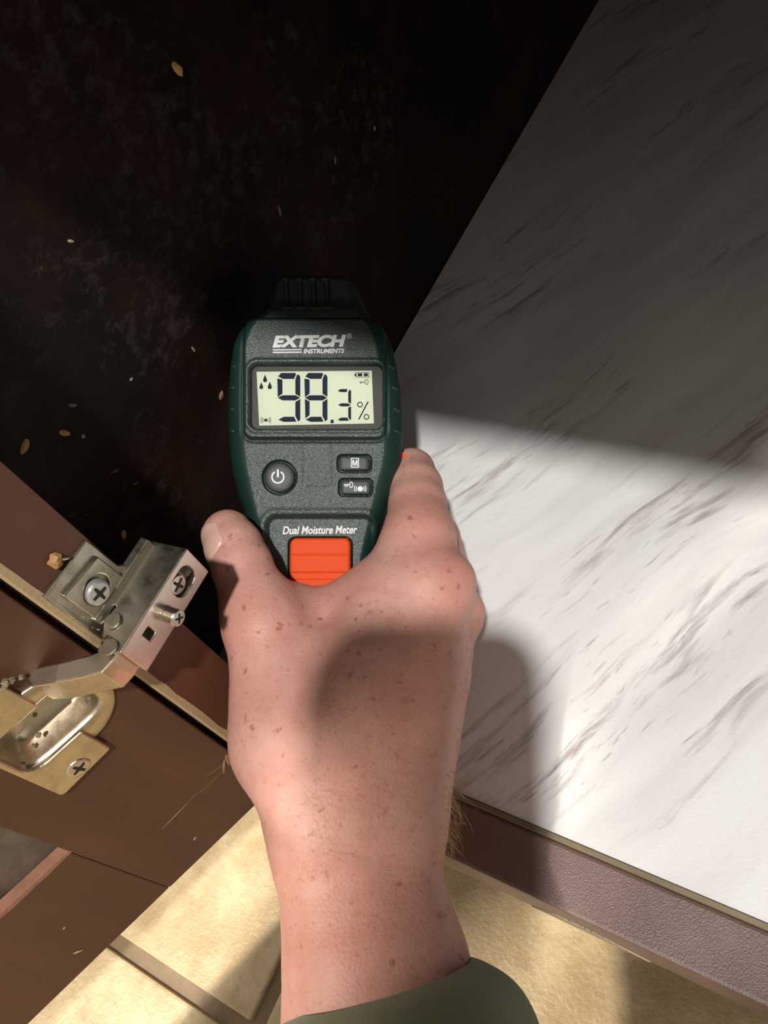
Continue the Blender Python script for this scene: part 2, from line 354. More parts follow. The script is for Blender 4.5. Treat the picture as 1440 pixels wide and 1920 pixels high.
# reddish worn arris at the recess and the torn corner near the stile
V, F = [], []
for i in range(40):
    s = SW - 0.001 + i * 0.004; e = 0.0004 + 0.0005 * random.random()
    zt = .127 + RH
    V += [dpt(s, zt - e * 1.8, -0.00012), dpt(s, zt + 0.0006, -0.0002), dpt(s, zt + 0.0007, -0.0048), dpt(s, zt - e * 1.8, -0.0048)]
for i in range(39):
    for k in range(4): F.append((i * 4 + k, i * 4 + (k + 1) % 4, i * 4 + 4 + (k + 1) % 4, i * 4 + 4 + k))
F += [(0, 1, 2, 3), (159, 158, 157, 156)]
obj('chipped_edge', V, F, M['rawred'], door, label='reddish chipped edge of the door panel recess')
def splinter(name, px, P, n_, L, w, ang, mat_, parent, th=0.0006, label=None):
    """small torn flake lying on a plane"""
    c = onplane(px[0], px[1], P, n_); n_ = np.array(n_) / np.linalg.norm(n_)
    u = np.cross([0, 0, 1.0], n_); u /= np.linalg.norm(u); v = np.cross(n_, u)
    a = math.cos(ang) * u + math.sin(ang) * v; b = -math.sin(ang) * u + math.cos(ang) * v
    m = 9; top = []; bot = []
    for i in range(m):
        t = 2 * math.pi * i / m; r = random.uniform(0.75, 1.15)
        q = c + a * L * r * math.cos(t) + b * w * r * math.sin(t)
        bot.append(q + n_ * 0.00002); top.append(c + (q - c) * 0.62 + n_ * th * random.uniform(.7, 1.3))
    V = bot + top + [c + n_ * th * 1.1]
    F = [(i, (i + 1) % m, m + (i + 1) % m, m + i) for i in range(m)] + [(m + i, m + (i + 1) % m, 2 * m) for i in range(m)]
    return obj(name, V, F, mat_, parent, label=label)
PD = DC; 
for px, L, w, a in [((427, 1425), .0040, .0011, 1.2), ((420, 1436), .0045, .0007, 1.0), ((432, 1418), .0025, .0012, 1.9)]:
    splinter('torn_fibre', px, DC, DN, L, w, a, M['rawred'], door)
for pa, pb, w_ in (((304, 1554), (352, 1505), .00016), ((372, 1490), (418, 1444), .00013), ((384, 1458), (424, 1430), .00012), ((352, 1503), (380, 1478), .00008)):
    qa, qb = onplane(*pa, DC, DN), onplane(*pb, DC, DN); dv = (qb - qa) / np.linalg.norm(qb - qa); pv = np.cross(DN, dv); up = DN * .00009
    V = [qa, qa + (qb - qa) * .4 + pv * w_, qb, qa + (qb - qa) * .5 - pv * w_]; V = V + [p + up for p in V]
    obj('scratch', V, [(0, 3, 2, 1), (4, 5, 6, 7), (0, 1, 5, 4), (1, 2, 6, 5), (2, 3, 7, 6), (3, 0, 4, 7)], M['rawred'] if w_ < .00015 else M['raw'], door)
for px, L, w, a in [((145, 1785), .0022, .0007, 2.2), ((120, 1740), .0007, .0004, .4), ((365, 1573), .0011, .0006, .7), ((300, 1695), .0006, .0003, .2)]:
    splinter('paint_nick', px, DC, DN, L, w, a, M['raw'], door, 0.0002)

# flakes and chips stuck on the side panel
PW, NW = (XW, 0, 0), (1, 0, 0)
M['chip'] = flat('tan_chip', (0.50, 0.30, 0.11), 0.7)
for px, L, w, a, m_ in [((333, 128), .0032, .0018, 1.9, 'chip'), ((122, 812), .0030, .0013, 2.2, 'chip'), ((132, 452), .0014, .0006, 2.3, 'raw'), ((156, 818), .0009, .0008, 0, 'raw'),
                        ((415, 742), .0022, .0016, .6, 'rawred'), ((137, 760), .0020, .0007, 2.3, 'strip'), ((47, 838), .0030, .0014, .4, 'chip'), ((524, 397), .0028, .0005, 1.3, 'strip'),
                        ((702, 241), .0016, .0010, 1.2, 'grout'), ((628, 300), .0018, .0005, 1.0, 'strip'), ((246, 711), .0008, .0006, 0, 'strip'), ((362, 655), .0016, .0004, 1.5, 'strip'), ((232, 1002), .0022, .0010, .8, 'chip'),
                        ((255, 905), .0018, .0004, 2.6, 'grout'), ((215, 883), .0024, .0004, 2.7, 'grout')]:
    splinter('paint_chip', px, PW, NW, L, w, a, M[m_], side)

# ------------------------------------------------------------------ the hinge
def screw_head(parent, P, n_, r, h, mat_=None, spin=0.5, tilt=None):
    """pan head with a cross recess, axis n_"""
    n_ = np.array(n_, float); n_ /= np.linalg.norm(n_)
    u = np.cross([0.2, 0.1, 1.0], n_); u /= np.linalg.norm(u); v = np.cross(n_, u)
    P = np.array(P, float); V, F = [], []
    rings = [(r * 0.97, 0), (r, h * .35), (r * .93, h * .8), (r * .78, h)]; m = 24
    for rr, zz in rings:
        for i in range(m):
            t = 2 * math.pi * i / m; V.append(P + rr * (math.cos(t) * u + math.sin(t) * v) + zz * n_)
    for k in range(3):
        for i in range(m): F.append((k * m + i, k * m + (i + 1) % m, (k + 1) * m + (i + 1) % m, (k + 1) * m + i))
    V.append(P + n_ * h * 1.04); c = len(V) - 1
    for i in range(m): F.append((3 * m + i, 3 * m + (i + 1) % m, c))
    s = obj('screw', V, F, mat_ or M['screw'], parent)
    cr = []
    for k in range(4):
        a = spin + k * math.pi / 2
        cr += [(r * .62 * math.cos(a - .16), r * .62 * math.sin(a - .16)), (r * .62 * math.cos(a + .16), r * .62 * math.sin(a + .16)), (r * .2 * math.cos(a + math.pi / 4), r * .2 * math.sin(a + math.pi / 4))]
    bm_obj('cross_recess', plate_bm(cr, [], r * .03, P + n_ * h * 1.03, u, v, n_), M['black'], s) if False else bm_obj('cross_recess', plate_bm(cr, [], r * .03, P + n_ * h * 1.03, u, v, n_), M['black'], parent)
    return s
ARM_X, ARM_Z0, ARM_Z1, ARM_Y0, ARM_Y1 = -0.1580, 0.2648, 0.2785, 0.0272, 0.0620
UY, UZ, UX = np.array([0, 1.0, 0]), np.array([0, 0, 1.0]), np.array([1.0, 0, 0])
# web of the channel: faces the hand, slot and square hole
slot = rrect(0.0540, 0.2722, 0.0046, 0.0040, 0.0030, 5)
sq = [(0.0345, 0.2705), (0.0375, 0.2705), (0.0375, 0.2748), (0.0345, 0.2748)]
hinge = bm_obj('hinge', plate_bm([(ARM_Y0, ARM_Z0), (ARM_Y1, ARM_Z0), (ARM_Y1, ARM_Z1), (ARM_Y0, ARM_Z1)], [slot, sq], 0.0013, (ARM_X - 0.0013, 0, 0), UY, UZ, UX, 0.00035), M['mirror'], cab, label='nickel cabinet hinge screwed to the stile')
# upper flange of the channel with its cut-outs
def onz(px, py, z): return onplane(px, py, (0, 0, z), (0, 0, 1))
fl = [(-0.1755, 0.0606), (ARM_X, ARM_Y1), (ARM_X, ARM_Y0), (-0.1605, 0.0262), (-0.1655, 0.0268), (-0.1700, 0.0335), (-0.1690, 0.0385), (-0.1755, 0.0420)]
bm_obj('side_flange', plate_bm(fl, [], 0.0012, (0, 0, ARM_Z1 - 0.0011), UX, UY, UZ, 0.0003), M['zinc'], hinge)
fl2 = [(-0.1755, 0.0606), (ARM_X, ARM_Y1), (ARM_X, ARM_Y0), (-0.1680, 0.0270), (-0.1755, 0.0420)]
bm_obj('side_flange', plate_bm(fl2, [], 0.0012, (0, 0, ARM_Z0), UX, UY, UZ, 0.0003), M['zinc'], hinge)
# rivets on the flange
for (px, py) in ((213, 1165), (207, 1214)):
    c = onz(px, py, ARM_Z1 + .0003)
    bm_obj('rivet', plate_bm(circ(0, 0, 0.0026, 20), [], 0.0007, c, UX, UY, UZ, 0.0002), M['zinc'], hinge)
# block under the slot
bmx = bmesh.new(); add_hexa(bmx, [(-.1735, .0488, .2660), (-.1625, .0488, .2660), (-.1625, .0600, .2660), (-.1735, .0600, .2660), (-.1735, .0488, .2772), (-.1625, .0488, .2772), (-.1625, .0600, .2772), (-.1735, .0600, .2772)], .0004)
bm_obj('block', bmx, M['zinc'], hinge)
screw_head(hinge, (-0.1608, 0.0525, 0.2724), UX, 0.0037, 0.0020, M['nickel'], 0.3)
# adjusting screw standing proud
bm_obj('screw', plate_bm(circ(0, 0, 0.0026, 24), [], 0.0042, (ARM_X, 0.0437, 0.2706), UY, UZ, UX, 0.0004), M['nickel'], hinge)
screw_head(hinge, (ARM_X + 0.0040, 0.0437, 0.2706), UX, 0.0026, 0.0007, M['screw'], 0.9)
# mounting plate on the stile edge with front lip and raised pad
mp = [(0.0300, 0.2995), (0.0480, 0.2990), (0.0486, 0.2840), (0.0520, 0.2790), (0.0560, 0.2790), (0.0560, 0.2660), (0.0300, 0.2660), (0.0300, 0.2800)]
plate = bm_obj('mounting_plate', plate_bm(mp, [], 0.0015, (XS, 0, 0), UY, UZ, UX, 0.0003), M['zinc'], hinge)
pad = [(0.0322, 0.2955), (0.0464, 0.2935), (0.0470, 0.2795), (0.0325, 0.2795)]
ph = circ(0.0392, 0.2868, 0.0046, 28)
bm_obj('raised_pad', plate_bm(pad, [ph], 0.0014, (XS + 0.0014, 0, 0), UY, UZ, UX, 0.0004), M['zinc'], hinge)
screw_head(hinge, (XS + 0.0018, 0.0388, 0.2862), (1, -0.12, 0.10), 0.0040, 0.0024, flat('screw_grey', (0.5, 0.49, 0.46), 0.4, 0.6), 0.05)
lip = [(XS - .0005, .2995), (XS + .0015, .2995), (XS + .0018, .2660), (XS - .0005, .2660)]
bm_obj('front_lip', plate_bm([(u, v) for u, v in lip], [], 0.0012, (0, .0292, 0), UX, UZ, UY, 0.0002), M['zinc'], hinge)
# inner edge ridge of the plate (folded tab towards the arm)
bmx = bmesh.new(); a0, a1 = np.array([-.1720, .0322, .2812]), np.array([-.1722, .0600, .2812])
for p, q in ((a0, a1),):
    add_hexa(bmx, [p + (-.0012, 0, -.003), p + (.0022, 0, -.003), q + (.0022, 0, -.003), q + (-.0012, 0, -.003), p + (-.0012, 0, .0004), p + (.0016, 0, .0), q + (.0016, 0, .0), q + (-.0012, 0, .0004)], .0003)
bm_obj('folded_tab', bmx, M['zinc'], hinge)
# splintered knot and wood shreds near the plate
def lump(name, c, r, mat_, parent, seed, sq=(1, 1, 1)):
    b2 = bmesh.new(); bmesh.ops.create_icosphere(b2, subdivisions=2, radius=1.0); rg = random.Random(seed)
    for v in b2.verts:
        k = r * rg.uniform(.65, 1.2); v.co = Vector((c[0] + v.co.x * k * sq[0], c[1] + v.co.y * k * sq[1], c[2] + v.co.z * k * sq[2]))
    return bm_obj(name, b2, mat_, parent)
M['knot'] = painted('torn_wood_knot', (0.60, 0.36, 0.15), (0.30, 0.15, 0.06), 0.6, 0.8, 1200, (1, 1, 1), 0.5)
c = onplane(104, 1053, (XS + .001, 0, 0), UX); lump('wood_knot', c, 0.0021, M['knot'], stile, 3, (.8, 1, 1.1))
c2 = onplane(124, 1048, (XS + .0016, 0, 0), UX)
def tube(name, pts, rad, mat_, parent, m=8):
    pts = [np.array(p, float) for p in pts]; V, F = [], []
    for i, p in enumerate(pts):
        t = pts[min(i + 1, len(pts) - 1)] - pts[max(i - 1, 0)]; t /= np.linalg.norm(t)
        u = np.cross(t, [0.3, 0.5, 0.81]); u /= np.linalg.norm(u); v = np.cross(t, u); r = rad[i] if isinstance(rad, (list, tuple)) else rad
        for k in range(m): V.append(p + r * (math.cos(2 * math.pi * k / m) * u + math.sin(2 * math.pi * k / m) * v))
    for i in range(len(pts) - 1):
        for k in range(m): F.append((i * m + k, i * m + (k + 1) % m, (i + 1) * m + (k + 1) % m, (i + 1) * m + k))
    F += [tuple(range(m - 1, -1, -1)), tuple((len(pts) - 1) * m + k for k in range(m))]
    return obj(name, V, F, mat_, parent, smooth=True)
tube('nail_shank', [onplane(112, 1049, (XS + .0012, 0, 0), UX), onplane(130, 1045, (XS + .0018, 0, 0), UX)], 0.0005, M['screw'], stile)
for k in range(9):
    q = onplane(135 + k * 6 + random.uniform(-3, 3), 1142 + k * 5.5 + random.uniform(-4, 4), (XS + .0006, 0, 0), UX)
    e = q + np.array([random.uniform(0, .001), random.uniform(-.001, .001), random.uniform(-.004, .001)])
    tube('wood_shred', [q, (q + e) / 2 + np.array([.0006, 0, 0]), e], [.0003, .00025, .0001], M['raw'], stile, 5)

# knuckle link from the channel down to the cup
lk = []
pA0, pA1 = np.array([ARM_X - .0012, ARM_Y0 + .001, ARM_Z1 - .0016]), np.array([ARM_X - .0012, ARM_Y0 + .001, ARM_Z0 + .0012])
def bar(name, secs, mat_, parent, bev=.0005, label=None):
    """loft of 4-corner sections"""
    b2 = bmesh.new(); rows = [[b2.verts.new(tuple(map(float, p))) for p in s] for s in secs]
    for a, b in zip(rows[:-1], rows[1:]):
        for k in range(4): b2.faces.new((a[k], a[(k + 1) % 4], b[(k + 1) % 4], b[k]))
    b2.faces.new(rows[0][::-1]); b2.faces.new(rows[-1])
    bmesh.ops.recalc_face_normals(b2, faces=b2.faces[:])
    if bev: bmesh.ops.bevel(b2, geom=[e for e in b2.edges if e.calc_face_angle(0) > .5], offset=bev, segments=2, profile=.6, affect='EDGES')
    return bm_obj(name, b2, mat_, parent, label=label)
def sect(c, up, wide, h, w):
    return [c - wide * w - up * h, c + wide * w - up * h, c + wide * w + up * h, c - wide * w + up * h]
z0, z1 = ARM_Z0 + .0012, ARM_Z1 - .0015
def lsec(x, y, nx, ny, th, zz0=z0, zz1=z1):
    nv = np.array([nx, ny, 0.0]); nv /= np.linalg.norm(nv); p = np.array([x, y, 0.0])
    return [p + UZ * zz0, p + UZ * zz1, p - nv * th + UZ * zz1, p - nv * th + UZ * zz0]
bar('knuckle_link', [lsec(-.1602, .0330, 1, -.05, .008), lsec(-.1602, .0245, 1, -.20, .0078), lsec(-.1612, .0205, .80, -.6, .0072), lsec(-.1740, .0128, .52, -.85, .0062), lsec(-.1815, .0092, .5, -.87, .0058, z0 + .0004, z1 - .0004), lsec(-.1890, .0115, .75, -.6, .0050, z0 + .0008, z1 - .0008)], M['brass'], hinge, .0006)
tube('link_pin', [np.array([-.1645, .0285, ARM_Z0 - .0004]), np.array([-.1645, .0285, ARM_Z1 + .0006])], .0018, M['screw'], hinge, 14)
# cup: round flange + wing plate, with the deep trough
def ring_loft(name, rings, mat_, parent, close_last=True, smooth=True, label=None):
    m = len(rings[0]); V = [p for r in rings for p in r]; F = []
    for k in range(len(rings) - 1):
        for i in range(m): F.append((k * m + i, k * m + (i + 1) % m, (k + 1) * m + (i + 1) % m, (k + 1) * m + i))
    if close_last: F.append(tuple((len(rings) - 1) * m + i for i in range(m)))
    return obj(name, V, F, mat_, parent, smooth=smooth, label=label)
m = 64
def cupring(rs, dn):
    return [dpt(CUP_S + rs * math.cos(2 * math.pi * i / m), CUP_Z + rs * math.sin(2 * math.pi * i / m), dn) for i in range(m)]
def slotring(ls, hz, dn, e=4.5, cs=.0245, cz=.2555):
    out = []
    for i in range(m):
        t = 2 * math.pi * i / m; cx, cz_ = math.cos(t), math.sin(t); a = abs(cx) ** (2 / e) * math.copysign(1, cx); b = abs(cz_) ** (2 / e) * math.copysign(1, cz_)
        out.append(dpt(cs + ls * a, cz + hz * b, dn))
    return out
cup = ring_loft('hinge_cup', [cupring(.0186, .0001), cupring(.0186, .0008), cupring(.0182, .0011), slotring(.0158, .0112, .0011), slotring(.0152, .0106, .0007), slotring(.0148, .0102, -.001), slotring(.0138, .0092, -.0075), slotring(.0120, .0074, -.0098), slotring(.006, .003, -.0102)], M['brass'], hinge)
bar('cup_rib', [[dpt(.0135, .2590, -.0100), dpt(.0135, .2606, -.0100), dpt(.0135, .2603, -.0070), dpt(.0135, .2593, -.0070)], [dpt(.0370, .2590, -.0100), dpt(.0370, .2606, -.0100), dpt(.0370, .2603, -.0070), dpt(.0370, .2593, -.0070)]], M['brass'], hinge, .0003)
def arc(cx, cy, r, a0, a1, n=7): return [(cx + r * math.cos(math.radians(a0 + (a1 - a0) * i / n)), cy + r * math.sin(math.radians(a0 + (a1 - a0) * i / n))) for i in range(n + 1)]
wing = [(.0205, .2446), (.0205, .2302)] + arc(.0220, .2295, .0015, 180, 265, 4) + [(.0400, .2266)] + arc(.0402, .2284, .0018, 275, 360, 5) + arc(.0402, .2826, .0018, 0, 85, 5) + [(.0220, .2830), (.0205, .2815), (.0205, .2664)] + arc(.0338, .2604, .0060, 90, 0) + arc(.0338, .2506, .0060, 0, -90)
bm_obj('wing_plate', plate_bm(wing, [], .0024, DC - DZ * .127, DT, DZ, DN, .0007), M['brass'], hinge)
screw_head(hinge, dpt(.0311, .2324, .0020), DN, .0041, .0009, M['screw'], .4)
screw_head(hinge, dpt(.0311, .2776, .0020), DN, .0041, .0009, M['screw'], .4)
for k, (px, py, r) in enumerate([(10, 1281, .0014), (22, 1276, .0010), (40, 1270, .0008), (66, 1340, .0008), (72, 1378, .0009), (62, 1398, .0008), (92, 1398, .0009), (160, 1316, .0007), (168, 1310, .0006)]):
    c = onplane(px, py, dpt(0, .2, .0022 if k not in (4, 5, 6, 3) else -.004), DN); lump('plaster_crumb', c, r, M['strip'], hinge, 20 + k)

# ------------------------------------------------------------------ moisture meter
MD = 0.315
fx, fy, fz = ROT[0], -ROT[1], -ROT[2]                       # right, up, towards the viewer
roll = math.radians(0.8); tilt = math.radians(4.5)
ax = math.cos(roll) * fx + math.sin(roll) * fy; ay = -math.sin(roll) * fx + math.cos(roll) * fy
ay2 = math.cos(tilt) * ay - math.sin(tilt) * fz; az2 = np.cross(ax, ay2)
MO = at(590, 760, MD)
meter = thing('moisture_meter', 'dark green handheld moisture meter with LCD reading 98.3 %, held in the hand', 'meter', MO)
mm4 = Matrix.Identity(4)
for i in range(3): mm4[i][0], mm4[i][1], mm4[i][2], mm4[i][3] = ax[i], ay2[i], az2[i], MO[i]
meter.matrix_world = mm4
bpy.context.view_layer.update()
PX = MD / FPX                                                # one photo pixel on the face, in metres
def ml(px, py, z=0.0):
    """photo pixel -> local x,y on the plane z px above the face"""
    P = onplane(px, py, MO + az2 * z * PX, az2) - MO
    return np.array([P @ ax, P @ ay2, z * PX])
outl = np.array([[590, 478, 690], [593, 466, 702], [600, 452, 713], [615, 440, 725], [640, 430, 736], [680, 424, 745], [720, 421, 751], [760, 420.5, 754], [800, 421, 756], [850, 424, 755], [880, 428, 750], [920, 438, 738], [960, 452, 724], [1000, 465, 711], [1040, 475, 700], [1100, 483, 690], [1160, 487, 687], [1230, 492, 682], [1256, 505, 668], [1268, 525, 648]], float)
def smooth_interp(tab, ys, col):
    y = np.interp(ys, tab[:, 0], tab[:, col]); k = np.hanning(15); k /= k.sum()
    yy = np.pad(y, 7, mode='edge'); sm = np.convolve(yy, k, 'valid'); w = np.clip((ys - tab[0, 0] - 8) / 10, 0, 1)
    return y * (1 - w) + sm * w
def sd_rr(x, y, cx, cy, hx, hy, r):
    qx = np.abs(x - cx) - hx + r; qy = np.abs(y - cy) - hy + r
    return np.hypot(np.maximum(qx, 0), np.maximum(qy, 0)) + np.minimum(np.maximum(qx, qy), 0) - r
ys = np.concatenate([np.linspace(590, 596, 9), np.arange(597, 1112, 1.0), np.arange(1116, 1256, 5.0), np.linspace(1257, 1268, 7)])
xl = smooth_interp(outl, ys, 1); xr = smooth_interp(outl, ys, 2)
nu = 300; uu = np.linspace(-1, 1, nu); uu = 0.80 * uu + 0.20 * np.sin(uu * math.pi / 2)
XX = (xl + xr)[:, None] / 2 + (xr - xl)[:, None] / 2 * uu[None, :]; YY = np.repeat(ys[:, None], nu, 1)
dside = np.minimum(XX - xl[:, None], xr[:, None] - XX)
dtop = YY - 590; dbot = 1268 - YY
def rnd(d, w, H): t = np.clip(1 - d / w, 0, 1); return -H * (1 - np.sqrt(1 - t * t))
wside = np.interp(ys, [590, 900, 1000, 1100], [38, 42, 30, 24])[:, None]
Hh = rnd(dside, wside, 48) + rnd(dtop, 14, 26) + rnd(dbot, 24, 40)
Hh = np.maximum(Hh, -60)
def bez_sd(x, y):
    d = sd_rr(x, y, 590, 708, 131, 114, 16)
    d2 = (np.abs(x - 590) * 0.5 + (y - 780) * 0.87) - 98       # cut lower corners
    return np.maximum(d, d2)
bz = bez_sd(XX, YY)
Hh += 7 * ss(2.5, -2.5, bz) - 3.0 * np.exp(-((bz - 5) / 3.0) ** 2)
lc = sd_rr(XX, YY, 594, 744, 125, 61, 15)
Hh += 2.2 * np.exp(-((lc - 5) / 4.0) ** 2) - 16 * ss(1.5, -2.5, lc)
lp = sd_rr(XX, YY, 600, 1110, 100, 142, 20) 
Hh += -7 * ss(5, -6, lp) + 2.2 * np.exp(-((lp - 9) / 6.0) ** 2)
pb = np.hypot(XX - 524, YY - 895) - 32
Hh += -9 * ss(1.5, -1, pb)
for cx, cy in ((664.5, 869), (667, 914)):
    q = sd_rr(XX, YY, cx, cy, 31.5, 16.5, 9); Hh += -9 * ss(1.5, -1, q)
lb = np.abs(sd_rr(XX, YY, 595, 869, 27, 42, 8)); Hh += -0.7 * np.exp(-(lb / 1.0) ** 2)
sl = sd_rr(XX, YY, 600, 1066, 60, 59, 14); Hh += -14 * ss(1.5, -1.0, sl)
front_keep = (ss(0, 1, 0 * XX) == 0)
nr = len(ys); V = []
# vectorised ray-plane mapping
RX = np.stack([(XX - 720) / FPX, (YY - 960) / FPX, np.ones_like(XX)], -1) @ ROT
tt = ((MO - CAM) @ az2) / (RX @ az2)
PP = CAM + RX * tt[..., None] - MO
VV = np.stack([PP @ ax, PP @ ay2, Hh * PX], -1)
idx = np.arange(nr * nu).reshape(nr, nu)
quads = np.stack([idx[:-1, :-1], idx[1:, :-1], idx[1:, 1:], idx[:-1, 1:]], -1)
cx_ = 0.5 * (dside[:-1, :-1] + dside[1:, 1:]); cw = wside[:-1] * np.ones((1, nu - 1))
is_face = (cx_ > cw * 0.86) & (dtop[:-1, :-1] > 9)
def grid_mesh(name, VV, quads, matl, parent):
    q = quads.reshape(-1, 4); used = np.unique(q); remap = -np.ones(VV.shape[0] * VV.shape[1], int); remap[used] = np.arange(len(used))
    me = bpy.data.meshes.new(name); v = VV.reshape(-1, 3)[used]; q = remap[q]
    me.vertices.add(len(v)); me.vertices.foreach_set('co', v.astype(np.float32).ravel())
    me.loops.add(q.size); me.loops.foreach_set('vertex_index', q.astype(np.int32).ravel())
    me.polygons.add(len(q)); me.polygons.foreach_set('loop_start', np.arange(0, q.size, 4, dtype=np.int32))
    me.update(calc_edges=True); me.validate()
    return link(name, me, matl, parent, True, True)
grid_mesh('faceplate', VV, quads[is_face], M['face'], meter)
shell = grid_mesh('housing', VV, quads[~is_face], M['rubber'], meter)
# back half of the housing
ysb = np.concatenate([np.arange(590, 1268, 6.0), [1268]]); V, F = [], []
xlb = smooth_interp(outl, ysb, 1); xrb = smooth_interp(outl, ysb, 2)
for y, a, b in zip(ysb, xlb, xrb):
    thick = np.interp(y, [590, 620, 880, 1000, 1230, 1268], [120, 165, 170, 140, 128, 100])
    w = np.interp(y, [590, 900, 1000, 1100], [38, 42, 30, 24]); zf = -48 + float(rnd(np.array(y - 590.), 14, 26)) + float(rnd(np.array(1268. - y), 24, 40)); zf = max(zf, -60)
    mid = (a + b) / 2; hw = (b - a) / 2
    prof = [(1.0, zf), (1.0, -thick * .55), (.97, -thick * .78), (.88, -thick * .94), (.7, -thick)]
    row = [(mid - hw * k, z) for k, z in prof] + [(mid + hw * k, z) for k, z in prof[::-1]]
    for x, z in row:
        p = ml(x, y); V.append((p[0], p[1], z * PX))
nb = 10
for i in range(len(ysb) - 1):
    for k in range(nb - 1): F.append((i * nb + k, i * nb + k + 1, (i + 1) * nb + k + 1, (i + 1) * nb + k))
F += [tuple(range(nb)), tuple((len(ysb) - 1) * nb + k for k in range(nb - 1, -1, -1))]
obj('back_shell', V, F, M['rubber'], meter, smooth=True, local=True)
# orange pin-release pieces showing past both flanks
def lens(name, pts, z0, z1, matl):
    b2 = bmesh.new(); 
    lo = [b2.verts.new(tuple(ml(x, y, 0) + np.array([0, 0, z0 * PX]))) for x, y in pts]; hi = [b2.verts.new(tuple(ml(x, y, 0) + np.array([0, 0, z1 * PX]))) for x, y in pts]
    k = len(pts)
    for i in range(k): b2.faces.new((lo[i], lo[(i + 1) % k], hi[(i + 1) % k], hi[i]))
    b2.faces.new(lo[::-1]); b2.faces.new(hi)
    return bm_obj(name, b2, matl, meter, local=True)
lens('release_tab', [(441, 925), (445, 938), (451, 955), (458, 978), (475, 990), (475, 925)], -85, -50, M['orange'])
lens('release_tab', [(756, 840), (764, 846), (763, 868), (757, 888), (735, 895), (730, 840)], -85, -50, M['orange'])
# grip ribs on the flanks
for k, y in enumerate((684, 724, 765, 806)):
    for sgn in (-1, 1):
        e = smooth_interp(outl, np.arange(590, 1268, 1.0), 1 if sgn < 0 else 2)[int(y - 590)]
        x0 = e - sgn * 14
        b2 = bmesh.new(); bmesh.ops.create_icosphere(b2, subdivisions=2, radius=1)
        p = ml(x0, y)
        for v in b2.verts: v.co = Vector((p[0] + v.co.x * 10 * PX, p[1] + v.co.y * 6 * PX, -22 * PX + v.co.z * 13 * PX - sgn * v.co.x * sgn * 0))
        bm_obj('grip_rib', b2, M['rubber'], meter, True, True)
# pin cap
capt = np.array([[496, 522, 640], [499, 512, 650], [505, 503, 658], [515, 497, 666], [540, 490, 677], [570, 481, 690], [585, 472, 699], [597, 464, 706]], float)
yc = np.concatenate([np.linspace(496, 506, 12), np.arange(507, 598, 1.0)]); cl = np.interp(yc, capt[:, 0], capt[:, 1]); cr_ = np.interp(yc, capt[:, 0], capt[:, 2])
nu2 = 150; u2 = np.sin(np.linspace(-1, 1, nu2) * math.pi / 2) * .35 + np.linspace(-1, 1, nu2) * .65
CX = (cl + cr_)[:, None] / 2 + (cr_ - cl)[:, None] / 2 * u2; CY = np.repeat(yc[:, None], nu2, 1)
dd = np.minimum(CX - cl[:, None], cr_[:, None] - CX)
CH = -30 + rnd(dd, 26, 34) + rnd(CY - 496, 18, 30) - 6 * ss(575, 545, CY) - 8 * ss(583, 596, CY)
for gx in (533, 559, 585, 611):
    g = np.maximum(np.abs(CX - gx - (CY - 540) * .06) - 3.5, np.maximum(512 - CY, CY - 562)); CH += -5 * ss(2.5, -1.5, g) + 1.5 * np.exp(-((g - 4) / 2.) ** 2)
RX = np.stack([(CX - 720) / FPX, (CY - 960) / FPX, np.ones_like(CX)], -1) @ ROT
tt = ((MO - CAM) @ az2) / (RX @ az2); PP = CAM + RX * tt[..., None] - MO
V2 = np.stack([PP @ ax, PP @ ay2, CH * PX], -1); id2 = np.arange(len(yc) * nu2).reshape(len(yc), nu2)
grid_mesh('pin_cap', V2, np.stack([id2[:-1, :-1], id2[1:, :-1], id2[1:, 1:], id2[:-1, 1:]], -1), M['cap'], meter)
V, F = [], []
for y, a, b in zip(yc[::4], cl[::4], cr_[::4]):
    zf = -64 - max(0, (506 - y)) * 2.6; mid, hw = (a + b) / 2, (b - a) / 2
    for k, z in ((-1, zf), (-.98, -110), (-.8, -135), (.8, -135), (.98, -110), (1, zf)):
        p = ml(mid + hw * k, y); V.append((p[0], p[1], z * PX))
nn = len(yc[::4])
for i in range(nn - 1):
    for k in range(5): F.append((i * 6 + k, i * 6 + k + 1, i * 6 + 7 + k, i * 6 + 6 + k))
F.append((0, 1, 2, 3, 4, 5)); obj('cap_back', V, F, M['cap'], meter, local=True)

# keys and slider as domed pads
def pad_mesh(name, loop, z0, z1, rnd_px, matl, ridges=None):
    cxy = np.mean(np.array(loop), 0); rings = []
    for k, (ins, z) in enumerate(((0, z0), (0, z1 - rnd_px), (rnd_px * .3, z1 - rnd_px * .3), (rnd_px, z1), (rnd_px * 3, z1 + .6))):
        r = []
        for x, y in loop:
            d = np.array([x, y]) - cxy; L = np.linalg.norm(d); q = cxy + d * max(0.05, (L - ins) / L); p = ml(*q); r.append((p[0], p[1], z * PX))
        rings.append(r)
    k = len(loop); V = [p for r in rings for p in r]; F = []
    for j in range(len(rings) - 1):
        for i in range(k): F.append((j * k + i, (j + 1) * k + i, (j + 1) * k + (i + 1) % k, j * k + (i + 1) % k))
    F.append(tuple((len(rings) - 1) * k + i for i in range(k)))
    me = bpy.data.meshes.new(name); b2 = bmesh.new(); vs = [b2.verts.new(tuple(map(float, v))) for v in V]
    for f in F: b2.faces.new([vs[i] for i in f])
    return bm_obj(name, b2, matl, meter, True, True)
pk = pad_mesh('power_key', circ(524, 895, 29, 48), -9, 2.5, 4, M['key'])
mk_ = pad_mesh('mode_key', rrect(664.5, 869, 28.5, 13.5, 7), -9, 3, 3, M['key'])
lk_ = pad_mesh('lock_key', rrect(667, 914, 28.5, 13.5, 7), -9, 3, 3, M['key'])
